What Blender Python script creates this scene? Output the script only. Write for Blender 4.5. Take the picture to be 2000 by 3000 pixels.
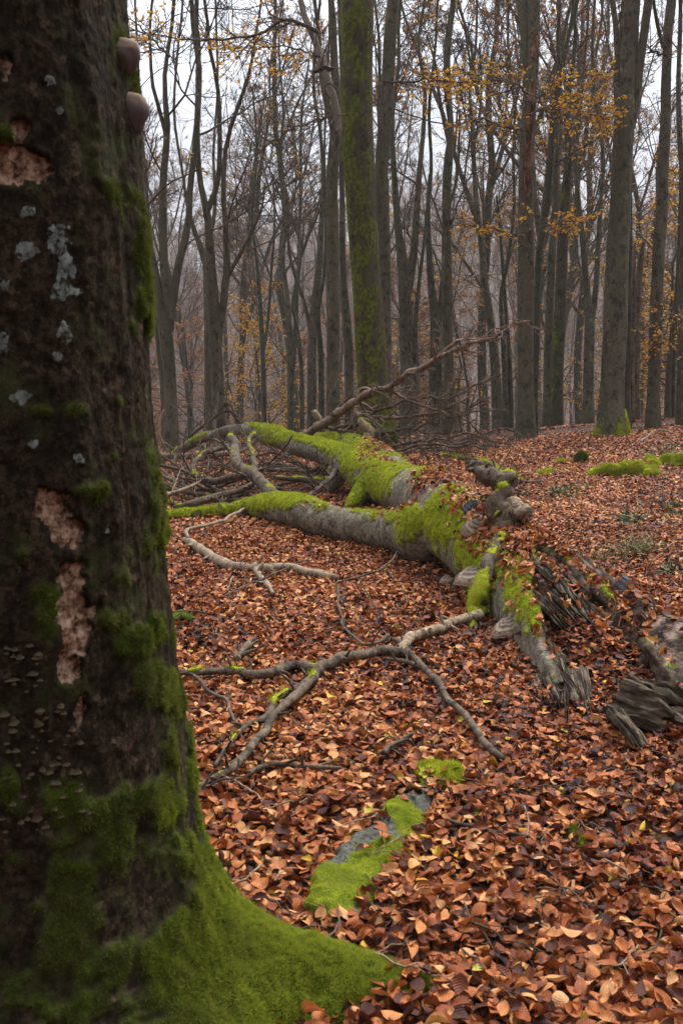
import bpy, math, numpy as np
from mathutils import Vector
from mathutils.bvhtree import BVHTree

for o in list(bpy.data.objects): bpy.data.objects.remove(o)
SC = bpy.context.scene
COL = SC.collection
# ---------------------------------------------------------------- camera
CAMZ = 1.55; F = 2917.0; PITCH = math.atan(350 / F)
cam = bpy.data.cameras.new('camera'); camo = bpy.data.objects.new('camera', cam); COL.objects.link(camo)
camo.location = (0, 0, CAMZ); camo.rotation_euler = (math.pi / 2 - PITCH, 0, 0)
cam.sensor_fit = 'VERTICAL'; cam.sensor_height = 36; cam.sensor_width = 24; cam.lens = 35.0
cam.clip_start = .05; cam.clip_end = 2000
cam.dof.use_dof = True; cam.dof.focus_distance = 9.0; cam.dof.aperture_fstop = 9.0
SC.camera = camo
# ---------------------------------------------------------------- world, sun, exposure
SUN_EL, SUN_AZ = math.radians(52), math.radians(40)      # the brighter patch of the overcast, ahead and to the right
w = bpy.data.worlds.new('World'); SC.world = w; w.use_nodes = True
nt = w.node_tree; nt.nodes.clear()
sky = nt.nodes.new('ShaderNodeTexSky'); sky.sky_type = 'NISHITA'; sky.sun_disc = False
sky.sun_elevation = SUN_EL; sky.sun_rotation = SUN_AZ; sky.air_density = 1.5; sky.dust_density = 4; sky.altitude = 300
mx = nt.nodes.new('ShaderNodeMix'); mx.data_type = 'RGBA'; mx.inputs[0].default_value = .85
mx.inputs[7].default_value = (7.1, 7.5, 8.3, 1)          # the cloud deck
bg = nt.nodes.new('ShaderNodeBackground'); bg.inputs[1].default_value = .11
ow = nt.nodes.new('ShaderNodeOutputWorld')
nt.links.new(sky.outputs[0], mx.inputs[6]); # an overcast sky is three times as bright overhead as at the horizon (CIE)
tcw = nt.nodes.new('ShaderNodeTexCoord'); sx = nt.nodes.new('ShaderNodeSeparateXYZ'); nt.links.new(tcw.outputs['Generated'], sx.inputs[0])
mr = nt.nodes.new('ShaderNodeMapRange'); mr.inputs[1].default_value = .2; mr.inputs[2].default_value = 1; mr.inputs[3].default_value = .29; mr.inputs[4].default_value = 2.0; nt.links.new(sx.outputs[2], mr.inputs[0])
m2 = nt.nodes.new('ShaderNodeMapRange'); m2.inputs[1].default_value = -1; m2.inputs[2].default_value = 1; m2.inputs[3].default_value = .40; m2.inputs[4].default_value = 1.25; nt.links.new(sx.outputs[1], m2.inputs[0])
mm = nt.nodes.new('ShaderNodeMath'); mm.operation = 'MULTIPLY'; nt.links.new(mr.outputs[0], mm.inputs[0]); nt.links.new(m2.outputs[0], mm.inputs[1])
vm = nt.nodes.new('ShaderNodeVectorMath'); vm.operation = 'SCALE'; nt.links.new(mx.outputs[2], vm.inputs[0]); nt.links.new(mm.outputs[0], vm.inputs['Scale'])
nt.links.new(vm.outputs[0], bg.inputs[0]); nt.links.new(bg.outputs[0], ow.inputs[0])
sl = bpy.data.lights.new('sun', 'SUN'); sl.energy = 1.5; sl.angle = math.radians(24); sl.color = (1, .96, .9)
so = bpy.data.objects.new('sun', sl); COL.objects.link(so)
_d = Vector((math.sin(SUN_AZ) * math.cos(SUN_EL), math.cos(SUN_AZ) * math.cos(SUN_EL), math.sin(SUN_EL)))
so.rotation_euler = _d.to_track_quat('Z', 'Y').to_euler()
SC.view_settings.view_transform = 'Standard'; SC.view_settings.look = 'None'
SC.view_settings.exposure = 1.45; SC.view_settings.gamma = 1
cy = SC.cycles
cy.max_bounces = 6; cy.diffuse_bounces = 3; cy.glossy_bounces = 2; cy.transmission_bounces = 2; cy.volume_bounces = 0
cy.transparent_max_bounces = 8; cy.use_denoising = True; cy.caustics_reflective = False; cy.caustics_refractive = False
SC.render.film_transparent = False
# ---------------------------------------------------------------- tools
R0 = np.random.default_rng(11)
rad = math.radians
def nrm(v): return v / np.maximum(np.linalg.norm(v, axis=-1, keepdims=True), 1e-9)
def hsh(i, j, k, s):
    with np.errstate(over='ignore'):
        h = (i.astype(np.uint32) * np.uint32(0x8da6b343)) ^ (j.astype(np.uint32) * np.uint32(0xd8163841)) ^ (k.astype(np.uint32) * np.uint32(0xcb1ab31f))
        h = h + np.uint32((s * 2654435761) & 0xffffffff)
        h ^= h >> np.uint32(13); h = h * np.uint32(0x5bd1e995); h ^= h >> np.uint32(15)
        h = h * np.uint32(0x27d4eb2d); h ^= h >> np.uint32(13)
    return (h & np.uint32(0xffff)).astype(np.float64) / 32767.5 - 1
def vn(p, s=0):
    p = np.asarray(p, float); q = np.floor(p); f = p - q; f = f * f * (3 - 2 * f); q = q.astype(np.int64)
    r = 0
    for dx in (0, 1):
        for dy in (0, 1):
            for dz in (0, 1):
                wt = (f[..., 0] if dx else 1 - f[..., 0]) * (f[..., 1] if dy else 1 - f[..., 1]) * (f[..., 2] if dz else 1 - f[..., 2])
                r = r + wt * hsh(q[..., 0] + dx, q[..., 1] + dy, q[..., 2] + dz, s)
    return r
def fbm(p, sc=1., o=4, s=0):
    p = np.asarray(p, float) * sc; a = 1.; t = 0; n = 0
    for k in range(o):
        t = t + a * vn(p, s + k); n += a; a *= .5; p = p * 2.03 + 7.1
    return t / n
def sst(a, b, x): t = np.clip((np.asarray(x, float) - a) / (b - a), 0, 1); return t * t * (3 - 2 * t)
# the hollow bole: the litter is banked up in and along it
HOL = np.array([[1.46, 5.55], [1.40, 6.3], [1.32, 7.3]])
def segdist(x, y, pts):
    d = np.full(np.shape(x), 1e9)
    for a, b in zip(pts[:-1], pts[1:]):
        ab = b - a; t = np.clip(((x - a[0]) * ab[0] + (y - a[1]) * ab[1]) / (ab @ ab), 0, 1)
        d = np.minimum(d, np.hypot(x - a[0] - t * ab[0], y - a[1] - t * ab[1]))
    return d
RX = [-60, -20, -8, -4, 0, 3.3, 8.2, 14, 30, 80]; RH = [-3, -.6, -.15, .0, .14, .34, .70, .95, 1.3, 2]
def H(x, y):
    x = np.asarray(x, float); y = np.asarray(y, float)
    h = np.interp(x, RX, RH) * sst(7, 24, y)
    b = y - 25.5; h = h - .11 * np.where(b > 0, np.minimum(b * b / 6, b - 1.5), 0) * (y > 25.5) * np.where(y < 150, 1, 0) \
        - .11 * 123 * (y >= 150)
    h = h + 62 * sst(150, 420, y) * (1 + .18 * np.sin(x * .011 + 1)) + np.where(y > 150, 3 * np.sin(x * .05), 0) * sst(150, 200, y)
    h = h + .45 * np.maximum(0, -y - 3.0) * (1 - .3 * sst(-60, -150, y))  # unseen slope added behind the camera to block the low sky
    p = np.stack([x, y, x * 0], -1)
    h = h + .05 * fbm(p, .45, 3, 5) + .018 * fbm(p, 2.3, 2, 9) * (y < 40)
    h = h + .19 * np.exp(-(segdist(x, y, HOL) / .26) ** 2)
    return h
CF = np.array([0, math.cos(PITCH), -math.sin(PITCH)]); CU = np.array([0, math.sin(PITCH), math.cos(PITCH)]); CR = np.array([1., 0, 0])
def ray(px, py): return CR * (px - 1000) / F + CU * (1500 - py) / F + CF
def at(px, py, Y): d = ray(px, py); return np.array([0, 0, CAMZ]) + d * (Y / d[1])
def gnd(px, py, lift=0.):
    d = ray(px, py); Y = np.linspace(1.5, 60, 6000); z = CAMZ + d[2] / d[1] * Y; x = d[0] / d[1] * Y
    i = np.argmax(z < H(x, Y) + lift); return np.array([x[i], Y[i], z[i]])
def atc(px, py, Y, lift=.02):
    """the point of that pixel ray at distance Y, brought nearer where it would sink into the ground"""
    p = at(px, py, Y)
    if p[2] < float(H(p[0], p[1])) + lift: p = gnd(px, py, lift)
    return p
def proj(P):
    Q = P - np.array([0, 0, CAMZ]); dp = Q @ CF
    return 1000 + F * (Q @ CR) / dp, 1500 - F * (Q @ CU) / dp
ORG = {}
def mk(name, V, Fs, mat, parent=None, attrs=None, smooth=True):
    V = np.asarray(V, np.float32)
    if parent is not None: V = V - ORG.get(parent.name, np.zeros(3)).astype(np.float32)
    me = bpy.data.meshes.new(name)
    me.vertices.add(len(V)); me.vertices.foreach_set('co', V.ravel())
    Fs = [f for f in (Fs if isinstance(Fs, list) else [Fs]) if len(f)]
    tot = sum(f.size for f in Fs); npol = sum(len(f) for f in Fs)
    me.loops.add(tot); me.polygons.add(npol)
    me.loops.foreach_set('vertex_index', np.concatenate([f.ravel() for f in Fs]).astype(np.int32))
    st = []; c = 0
    for f in Fs: st.append(c + np.arange(len(f)) * f.shape[1]); c += f.size
    me.polygons.foreach_set('loop_start', np.concatenate(st).astype(np.int32))
    if smooth: me.polygons.foreach_set('use_smooth', np.ones(npol, bool))
    for k, a in (attrs or {}).items():
        a = np.asarray(a, np.float32)
        if a.ndim == 1: at_ = me.attributes.new(k, 'FLOAT', 'POINT'); at_.data.foreach_set('value', a)
        else: at_ = me.attributes.new(k, 'FLOAT_VECTOR', 'POINT'); at_.data.foreach_set('vector', a.ravel())
    me.update(calc_edges=True)
    if mat is not None: me.materials.append(mat)
    o = bpy.data.objects.new(name, me); COL.objects.link(o)
    if parent is not None: o.parent = parent; ORG[o.name] = ORG.get(parent.name, np.zeros(3))
    return o
def thing(name, label, cat, loc, group=None):
    o = bpy.data.objects.new(name, None); COL.objects.link(o); o.location = tuple(float(c) for c in loc); o.empty_display_size = .2
    o['label'] = label; o['category'] = cat
    if group: o['group'] = group
    ORG[o.name] = np.array(loc, float); return o
def tag(o, label=None, cat=None, group=None, kind=None):
    for k, v in (('label', label), ('category', cat), ('group', group), ('kind', kind)):
        if v: o[k] = v
    return o
def gridf(a, b, wrap=False, base=0):
    """quads of an a x b grid (b wraps round when asked)"""
    i = np.arange(a - 1)[:, None]; j = np.arange(b if wrap else b - 1)[None]; j2 = (j + 1) % b
    return (np.stack([i * b + j, i * b + j2, (i + 1) * b + j2, (i + 1) * b + j], -1).reshape(-1, 4)) + base
def frames(P):
    T = nrm(np.gradient(P, axis=1)); a = np.where(np.abs(T[:, :1, 2:3]) > .9, np.array([1., 0, 0]), np.array([0, 0, 1.]))[:, 0]
    u = nrm(np.cross(T[:, 0], a)); U = [u]
    for k in range(1, P.shape[1]):
        u = u - (u * T[:, k]).sum(-1, keepdims=True) * T[:, k]; u = nrm(u); U.append(u)
    U = np.stack(U, 1); return T, U, np.cross(T, U)
def tubes(P, R, n):
    N, K = R.shape; T, U, W = frames(P); th = np.arange(n) / n * 2 * np.pi
    V = P[:, :, None] + R[:, :, None, None] * (np.cos(th)[:, None] * U[:, :, None] + np.sin(th)[:, None] * W[:, :, None])
    f = gridf(K, n, True)
    Fq = (f[None] + (np.arange(N) * K * n)[:, None, None]).reshape(-1, 4)
    return V.reshape(-1, 3), Fq
def join(parts):
    Vs = []; Fs = {}; b = 0
    for V, f in parts:
        for g in (f if isinstance(f, list) else [f]): Fs.setdefault(g.shape[1], []).append(g + b)
        Vs.append(V); b += len(V)
    return np.concatenate(Vs), [np.concatenate(v) for v in Fs.values()]
def resample(pts, n, extra=None):
    """Catmull-Rom through pts (m,c) -> (n,c)"""
    p = np.asarray(pts, float); m = len(p)
    d = np.concatenate([[0], np.cumsum(np.linalg.norm(np.diff(p[:, :3], axis=0), axis=1))])
    s = np.linspace(0, d[-1], n); i = np.clip(np.searchsorted(d, s, side='right') - 1, 0, m - 2)
    t = ((s - d[i]) / np.maximum(d[i + 1] - d[i], 1e-9))[:, None]
    q = np.concatenate([[2 * p[0] - p[1]], p, [2 * p[-1] - p[-2]]])
    a, b, c, e = q[i], q[i + 1], q[i + 2], q[i + 3]
    return .5 * (2 * b + (c - a) * t + (2 * a - 5 * b + 4 * c - e) * t ** 2 + (3 * b - a - 3 * c + e) * t ** 3)
def grow(P, R, n, t0, t1, ang, Lf, K, up, wob, rr, rend, rng, flat=0., absL=None):
    N, K0 = R.shape; idx = np.repeat(np.arange(N), n); M = N * n
    t = t0 + (t1 - t0) * ((np.tile(np.arange(n), N) + rng.random(M)) / n)
    f = t * (K0 - 1); i = np.minimum(f.astype(int), K0 - 2); fr = (f - i)[:, None]
    p = P[idx, i] * (1 - fr) + P[idx, i + 1] * fr; r = R[idx, i] * (1 - fr[:, 0]) + R[idx, i + 1] * fr[:, 0]
    T = nrm(P[idx, i + 1] - P[idx, i]); q = rng.normal(size=(M, 3)); q[:, 2] *= 1 - flat
    q = nrm(q - (q * T).sum(-1, keepdims=True) * T)
    a = (ang * (.65 + .7 * rng.random(M)))[:, None]; d = T * np.cos(a) + q * np.sin(a)
    if flat: d[:, 2] *= 1 - flat * .6
    pl = np.linalg.norm(np.diff(P, axis=1), axis=-1).sum(1)[idx] if absL is None else absL
    L = pl * Lf * (1 - .55 * (t - t0) / max(t1 - t0, 1e-3)) * (.55 + .8 * rng.random(M))
    out = [p]; c = p
    for k in range(K - 1):
        d = nrm(d + rng.normal(size=(M, 3)) * wob + np.array([0, 0, up])); c = c + d * (L / (K - 1))[:, None]; out.append(c)
    r0 = np.minimum(r * rr * (.7 + .5 * rng.random(M)), r * .92); k = np.linspace(0, 1, K)
    Rr = r0[:, None] * (1 - k) ** .8 + rend * k; Rr = np.maximum(Rr, rend)
    return np.stack(out, 1), Rr
def rough(P, R, amp, rng):
    """lumps on tubes: jitter radii a little"""
    return R * (1 + amp * rng.normal(size=R.shape))
def vnormals(V, f):
    n = np.zeros_like(V); a = np.cross(V[f[:, 1]] - V[f[:, 0]], V[f[:, 2]] - V[f[:, 0]])
    for k in range(f.shape[1]): np.add.at(n, f[:, k], a)
    return nrm(n)
# ---------------------------------------------------------------- leaves
def leafmesh(pos, nor, size, rng, nt_, ns, bendk=1.6, cup=.5, width=.31, rnd=None, e1=None):
    M = len(pos); t = np.linspace(0, 1, nt_)[:, None]; s = np.linspace(-1, 1, ns)[None]
    w = width * np.sin(np.pi * np.clip(t, .0, 1) ** .88) ** .75; w = np.maximum(w, .012)
    k = rng.normal(size=(M, 1, 1)) * bendk + .01; c = (rng.normal(size=(M, 1, 1)) * cup); tw = rng.normal(size=(M, 1, 1)) * .35
    a = k * (t - .5)[None]; X = np.sin(a) / k + 0 * s; Z = (1 - np.cos(a)) / k
    Y = (s * w)[None] * np.cos(c * np.abs(s)) ; Z = Z + c * w * np.abs(s) ** 1.3 + tw * s * w * (t - .5) * 2
    Z = Z + .018 * np.sin(t * 30 + rng.random((M, 1, 1)) * 6) * np.abs(s) * (nt_ > 4)
    if e1 is None: e1 = rng.normal(size=(M, 3))
    e1 = nrm(e1 - (e1 * nor).sum(-1, keepdims=True) * nor); e2 = np.cross(nor, e1); sz = size[:, None, None, None]
    V = pos[:, None, None] + sz * (X[..., None] * e1[:, None, None] + Y[..., None] * e2[:, None, None] + Z[..., None] * nor[:, None, None])
    if rnd is None: rnd = rng.random(M)
    A = np.stack(np.broadcast_arrays(rnd[:, None, None], t[None], s[None]), -1)
    f = gridf(nt_, ns); Fq = (f[None] + (np.arange(M) * nt_ * ns)[:, None, None]).reshape(-1, 4)
    return V.reshape(-1, 3), Fq, A.reshape(-1, 3)
def tilted(M, sd, rng, base=None):
    n = rng.normal(size=(M, 3)) * sd; n[:, 2] = 1
    if base is not None: n = nrm(base) + rng.normal(size=(M, 3)) * sd
    return nrm(n)
def leafjoin(L): 
    b = 0; V = []; Fq = []; A = []
    for v, f, a in L: V.append(v); Fq.append(f + b); A.append(a); b += len(v)
    return np.concatenate(V), np.concatenate(Fq), np.concatenate(A)
# ---------------------------------------------------------------- moss blades on a surface
def blades(V, f, mask, dens, ln, wd, rng, cap=200000, lift=.3):
    a = V[f[:, 0]]; b = V[f[:, 1]]; c = V[f[:, 2]]; d = V[f[:, 3]]
    n = np.cross(c - a, d - b); ar = .5 * np.linalg.norm(n, axis=1); n = nrm(n); m = mask[f].mean(1)
    wt = ar * np.clip(m, 0, 1) ** 1.2; N = int(min(cap, wt.sum() * dens))
    if N < 3: return None
    i = rng.choice(len(f), N, p=wt / wt.sum()); u = rng.random((N, 1)); v = rng.random((N, 1))
    p = (a[i] * (1 - u) + b[i] * u) * (1 - v) + (d[i] * (1 - u) + c[i] * u) * v; nn = n[i]
    r = rng.normal(size=(N, 3)); sd = nrm(np.cross(nn, r)); L = (ln * (.5 + .9 * rng.random((N, 1)))); W = wd * (.6 + .8 * rng.random((N, 1)))
    tip = p + (nn * .8 + r * .33 + np.array([0, 0, lift])) * L
    VV = np.stack([p - sd * W / 2 - nn * .002, p + sd * W / 2 - nn * .002, tip], 1).reshape(-1, 3)
    F3 = np.arange(N * 3).reshape(-1, 3); k = rng.random(N)
    A = np.stack([np.repeat(k, 3), np.tile([0, 0, 1.], N), np.zeros(N * 3)], -1)
    return VV, F3, A
# ---------------------------------------------------------------- material tools
class M:
    def __init__(s, name, rough=.8, spec=.3):
        spec *= .4
        s.m = bpy.data.materials.new(name); s.m.use_nodes = True; s.t = s.m.node_tree; s.b = s.t.nodes['Principled BSDF']
        s.b.inputs['Roughness'].default_value = rough; s.b.inputs['Specular IOR Level'].default_value = spec
        s.co = s.n('ShaderNodeTexCoord').outputs['Object']
    def n(s, ty): return s.t.nodes.new(ty)
    def l(s, a, b): s.t.links.new(a, b)
    def put(s, inp, v):
        if isinstance(v, (int, float)): inp.default_value = v
        elif isinstance(v, tuple): inp.default_value = v if len(v) == 4 or inp.type == 'VECTOR' else (*v, 1)
        else: s.l(v, inp)
    def scaled(s, v, sc):
        x = s.n('ShaderNodeVectorMath'); x.operation = 'MULTIPLY'; s.put(x.inputs[0], v); x.inputs[1].default_value = sc; return x.outputs[0]
    def noise(s, sc, det=4, rough=.6, vec=None, dist=0):
        x = s.n('ShaderNodeTexNoise'); s.l(vec or s.co, x.inputs['Vector']); x.inputs['Scale'].default_value = sc
        x.inputs['Detail'].default_value = det; x.inputs['Roughness'].default_value = rough; x.inputs['Distortion'].default_value = dist
        return x.outputs['Fac']
    def vor(s, sc, vec=None, out='Distance', rnd=1):
        x = s.n('ShaderNodeTexVoronoi'); s.l(vec or s.co, x.inputs['Vector']); x.inputs['Scale'].default_value = sc
        x.inputs['Randomness'].default_value = rnd; return x.outputs[out]
    def ramp(s, fac, stops, interp='LINEAR'):
        x = s.n('ShaderNodeValToRGB'); s.put(x.inputs[0], fac); e = x.color_ramp.elements; x.color_ramp.interpolation = interp
        while len(e) < len(stops): e.new(.5)
        for k, (p, c) in enumerate(stops):
            e[k].position = p; c = (c, c, c) if isinstance(c, (int, float)) else c; e[k].color = (*c, 1)
        return x.outputs[0]
    def mix(s, fac, a, b, mode='MIX'):
        x = s.n('ShaderNodeMix'); x.data_type = 'RGBA'; x.blend_type = mode
        s.put(x.inputs[0], fac); s.put(x.inputs[6], a); s.put(x.inputs[7], b); return x.outputs[2]
    def math(s, op, a, b=0., c=None):
        x = s.n('ShaderNodeMath'); x.operation = op; s.put(x.inputs[0], a); s.put(x.inputs[1], b)
        if c is not None: s.put(x.inputs[2], c)
        return x.outputs[0]
    def attr(s, name, out='Fac'):
        x = s.n('ShaderNodeAttribute'); x.attribute_name = name; return x.outputs[out]
    def sep(s, v): x = s.n('ShaderNodeSeparateXYZ'); s.l(v, x.inputs[0]); return x.outputs
    def col(s, c): s.put(s.b.inputs['Base Color'], c)
    def bump(s, h, st=.5, d=.01):
        x = s.n('ShaderNodeBump'); s.put(x.inputs['Height'], h); x.inputs['Strength'].default_value = st; x.inputs['Distance'].default_value = d
        s.l(x.outputs[0], s.b.inputs['Normal'])
    def trans(s, c, k):
        tr = s.n('ShaderNodeBsdfTranslucent'); s.put(tr.inputs[0], c); m = s.n('ShaderNodeMixShader'); m.inputs[0].default_value = k
        out = s.t.nodes['Material Output']; s.l(s.b.outputs[0], m.inputs[1]); s.l(tr.outputs[0], m.inputs[2]); s.l(m.outputs[0], out.inputs[0])
def rndoff(m):
    oi = m.n('ShaderNodeObjectInfo'); v = m.n('ShaderNodeVectorMath'); v.operation = 'ADD'; m.l(m.co, v.inputs[0])
    k = m.n('ShaderNodeVectorMath'); k.operation = 'SCALE'; m.l(oi.outputs['Location'], k.inputs[0]); k.inputs['Scale'].default_value = 1.0
    m.l(k.outputs[0], v.inputs[1]); m.co = v.outputs[0]
# standing trunks
def bark_mat(name, a, b, green=.5, mossy=.0, sc=1., up=False):
    m = M(name, .85, .2); rndoff(m)
    st = m.scaled(m.co, (1, 1, .35)); n1 = m.noise(3 * sc, 6, .65, st); n2 = m.noise(22 * sc, 4, .6, m.scaled(m.co, (1, 1, 1.6)))
    c = m.ramp(n1, [(.3, a), (.7, b)]); c = m.mix(m.ramp(n2, [(.35, .0), (.7, .6)]), c, (a[0] * .45, a[1] * .45, a[2] * .45))
    c = m.mix(m.ramp(m.noise(7 * sc, 4, .6, m.scaled(m.co, (1, 1, .7))), [(.52, 0), (.62, .75)]), c, (a[0] * .35, a[1] * .38, a[2] * .4))
    c = m.mix(m.ramp(m.noise(4.3 * sc, 5, .7, m.scaled(m.co, (1, 1, .5))), [(.60, 0), (.70, .55)]), c, (b[0] * 1.7, b[1] * 1.75, b[2] * 1.7))
    g = m.noise(1.1 * sc, 5, .6, m.scaled(m.co, (1, 1, .4)))
    c = m.mix(m.ramp(g, [(.45, 0), (.75, green)]), c, (.05, .056, .024))
    mo = m.noise(2.6 * sc, 8, .68, m.scaled(m.co, (1, 1, .55)))
    geo = m.n('ShaderNodeNewGeometry'); nz = m.sep(geo.outputs['Normal'])[2]
    if up: f = m.math('ADD', m.math('MULTIPLY', nz, .16), mo)
    else: f = m.math('ADD', m.math('MULTIPLY', m.sep(geo.outputs['Normal'])[0], -.05), mo)
    mk_ = m.ramp(f, [(max(.0, .80 - mossy), 0), (min(1, .88 - mossy), 1)])
    c = m.mix(mk_, c, m.mix(m.ramp(m.noise(9 * sc, 5, .7), [(.35, 0), (.65, 1)]), (.03, .038, .006), (.16, .175, .014)))
    m.col(c); m.bump(m.math('ADD', m.math('ADD', n1, m.math('MULTIPLY', n2, .3)), m.math('MULTIPLY', mk_, m.math('MULTIPLY', m.noise(60 * sc, 3), 1.5))), .8, .03)
    return m.m
BARK = bark_mat('beech_bark', (.065, .057, .036), (.15, .132, .09), .6, .06)
BARK2 = bark_mat('beech_bark_dark', (.04, .037, .024), (.095, .088, .058), .8, .14)
BARKM = bark_mat('mossy_bark', (.045, .036, .022), (.11, .09, .055), .5, .345, 1.6)
BRANCH = bark_mat('branch_bark', (.07, .052, .038), (.16, .122, .09), .15, .06)
DEADW = bark_mat('dead_branch_bark', (.055, .04, .028), (.21, .155, .11), .12, -.02, 2., True)
PALE = bark_mat('barkless_wood', (.20, .14, .09), (.42, .32, .22), .0, -.05, 3., True)
REDW = bark_mat('reddish_dead_bark', (.13, .08, .055), (.34, .24, .18), .0, .0, 2.5, True)
m = M('fine_twigs', .8, .2); m.col((.042, .033, .028)); TWIG = m.m
m = M('moss', .9, .15)
k = m.sep(m.attr('leaf', 'Vector')); c = m.mix(m.ramp(m.noise(14, 4), [(.35, 0), (.65, 1)]), (.22, .26, .012), (.64, .66, .05)); c = m.mix(m.ramp(m.noise(3.0, 3), [(.45, .0), (.65, .4)]), c, m.mix(m.ramp(m.noise(30, 3), [(.4, 0), (.6, 1)]), (.09, .12, .006), (.34, .38, .014)))
c = m.mix(m.ramp(m.noise(7, 5, .7), [(.55, 0), (.66, .65)]), c, (.20, .17, .05)); c = m.mix(m.math('MULTIPLY', k[0], .4), c, (.40, .43, .06)); m.col(m.mix(k[1], m.mix(.26, c, (.03, .045, .003)), c)); m.trans(c, .2); MOSS = m.m
m = M('dark_moss', .9, .15)
k = m.sep(m.attr('leaf', 'Vector')); c = m.mix(m.ramp(m.noise(4, 5), [(.35, 0), (.68, 1)]), (.04, .06, .006), (.17, .22, .014)); c = m.mix(m.ramp(m.noise(2.2, 3), [(.5, 0), (.7, .6)]), c, (.11, .10, .045))
c = m.mix(m.math('MULTIPLY', k[0], .5), c, (.16, .20, .03)); m.col(m.mix(k[1], m.mix(.6, c, (.012, .016, .003)), c)); m.trans(c, .2); DMOSS = m.m
LR = [(0, (.022, .007, .005)), (.13, (.07, .018, .010)), (.30, (.17, .042, .014)), (.50, (.27, .072, .019)), (.68, (.39, .118, .033)), (.84, (.53, .205, .065)), (.93, (.60, .32, .14)), (.955, (.50, .22, .02)), (.985, (.55, .36, .03)), (1, (.35, .36, .08))]
def leaf_mat(name, ramp, rough=.5, tr=.12):
    m = M(name, rough, .42); k = m.sep(m.attr('leaf', 'Vector')); c = m.ramp(k[0], ramp)
    sa = m.math('ABSOLUTE', k[2]); mid = m.ramp(sa, [(.0, 1), (.10, 0)])
    ve = m.math('SINE', m.math('MULTIPLY', m.math('SUBTRACT', k[1], m.math('MULTIPLY', sa, .14)), 60.))
    v2 = m.ramp(ve, [(.55, 0), (1, .35)]); v = m.math('MAXIMUM', m.math('MULTIPLY', mid, .45), v2)
    blot = m.ramp(m.noise(60, 3), [(.3, .75), (.7, 1.25)]); c2 = m.mix(1, c, blot, 'MULTIPLY')
    c2 = m.mix(v, c2, m.mix(.5, c2, (.10, .04, .02))); m.col(c2); m.bump(m.math('MULTIPLY', ve, 1.), .35, .002)
    m.trans(c2, tr); return m.m
LEAF = leaf_mat('beech_litter', LR)
TL = [(0, (.16, .05, .02)), (.35, (.36, .13, .025)), (.7, (.55, .27, .03)), (1, (.66, .42, .05))]
GOLD = leaf_mat('golden_leaves', [(0, (.42, .15, .02)), (.35, (.58, .25, .02)), (.8, (.68, .40, .03)), (1, (.7, .5, .06))], .6, .5)
RUST = leaf_mat('russet_leaves', [(0, (.20, .07, .045)), (.5, (.38, .15, .07)), (.85, (.52, .24, .08)), (1, (.6, .34, .08))], .6, .35)
# ================================================================ the ground
def nonuni(lo, hi, n, c, s):
    a = np.arcsinh((lo - c) / s); b = np.arcsinh((hi - c) / s); return c + s * np.sinh(np.linspace(a, b, n))
gx = nonuni(-500, 500, 420, 0.5, 2.2); gy = nonuni(-160, 560, 520, 6, 3.5)
X, Y = np.meshgrid(gx, gy); Z = H(X, Y) + .012 * fbm(np.stack([X, Y, X * 0], -1), 12, 2, 3) * (np.abs(Y) < 30)
m = M('leafy_soil', .7, .3)
v1 = m.n('ShaderNodeTexVoronoi'); v1.inputs['Scale'].default_value = 22; wp = m.n('ShaderNodeVectorMath'); wp.operation = 'ADD'
m.l(m.co, wp.inputs[0]); nz_ = m.n('ShaderNodeTexNoise'); nz_.inputs['Scale'].default_value = 14; m.l(m.co, nz_.inputs['Vector'])
sc_ = m.n('ShaderNodeVectorMath'); sc_.operation = 'SCALE'; m.l(nz_.outputs['Color'], sc_.inputs[0]); sc_.inputs['Scale'].default_value = .06; m.l(sc_.outputs[0], wp.inputs[1])
m.l(wp.outputs[0], v1.inputs['Vector']); rr_ = m.sep(v1.outputs['Color'])[0]
c = m.ramp(rr_, [(0, (.015, .007, .008)), (.4, (.07, .022, .014)), (.75, (.17, .055, .025)), (1, (.28, .11, .05))])
c = m.mix(m.ramp(v1.outputs['Distance'], [(.2, 0), (.75, .85)]), c, (.012, .007, .006)); m.col(c); m.bump(v1.outputs['Distance'], .7, .02); SOIL = m.m
tag(mk('ground', np.stack([X, Y, Z], -1).reshape(-1, 3), gridf(520, 420), SOIL), kind='structure')
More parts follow.
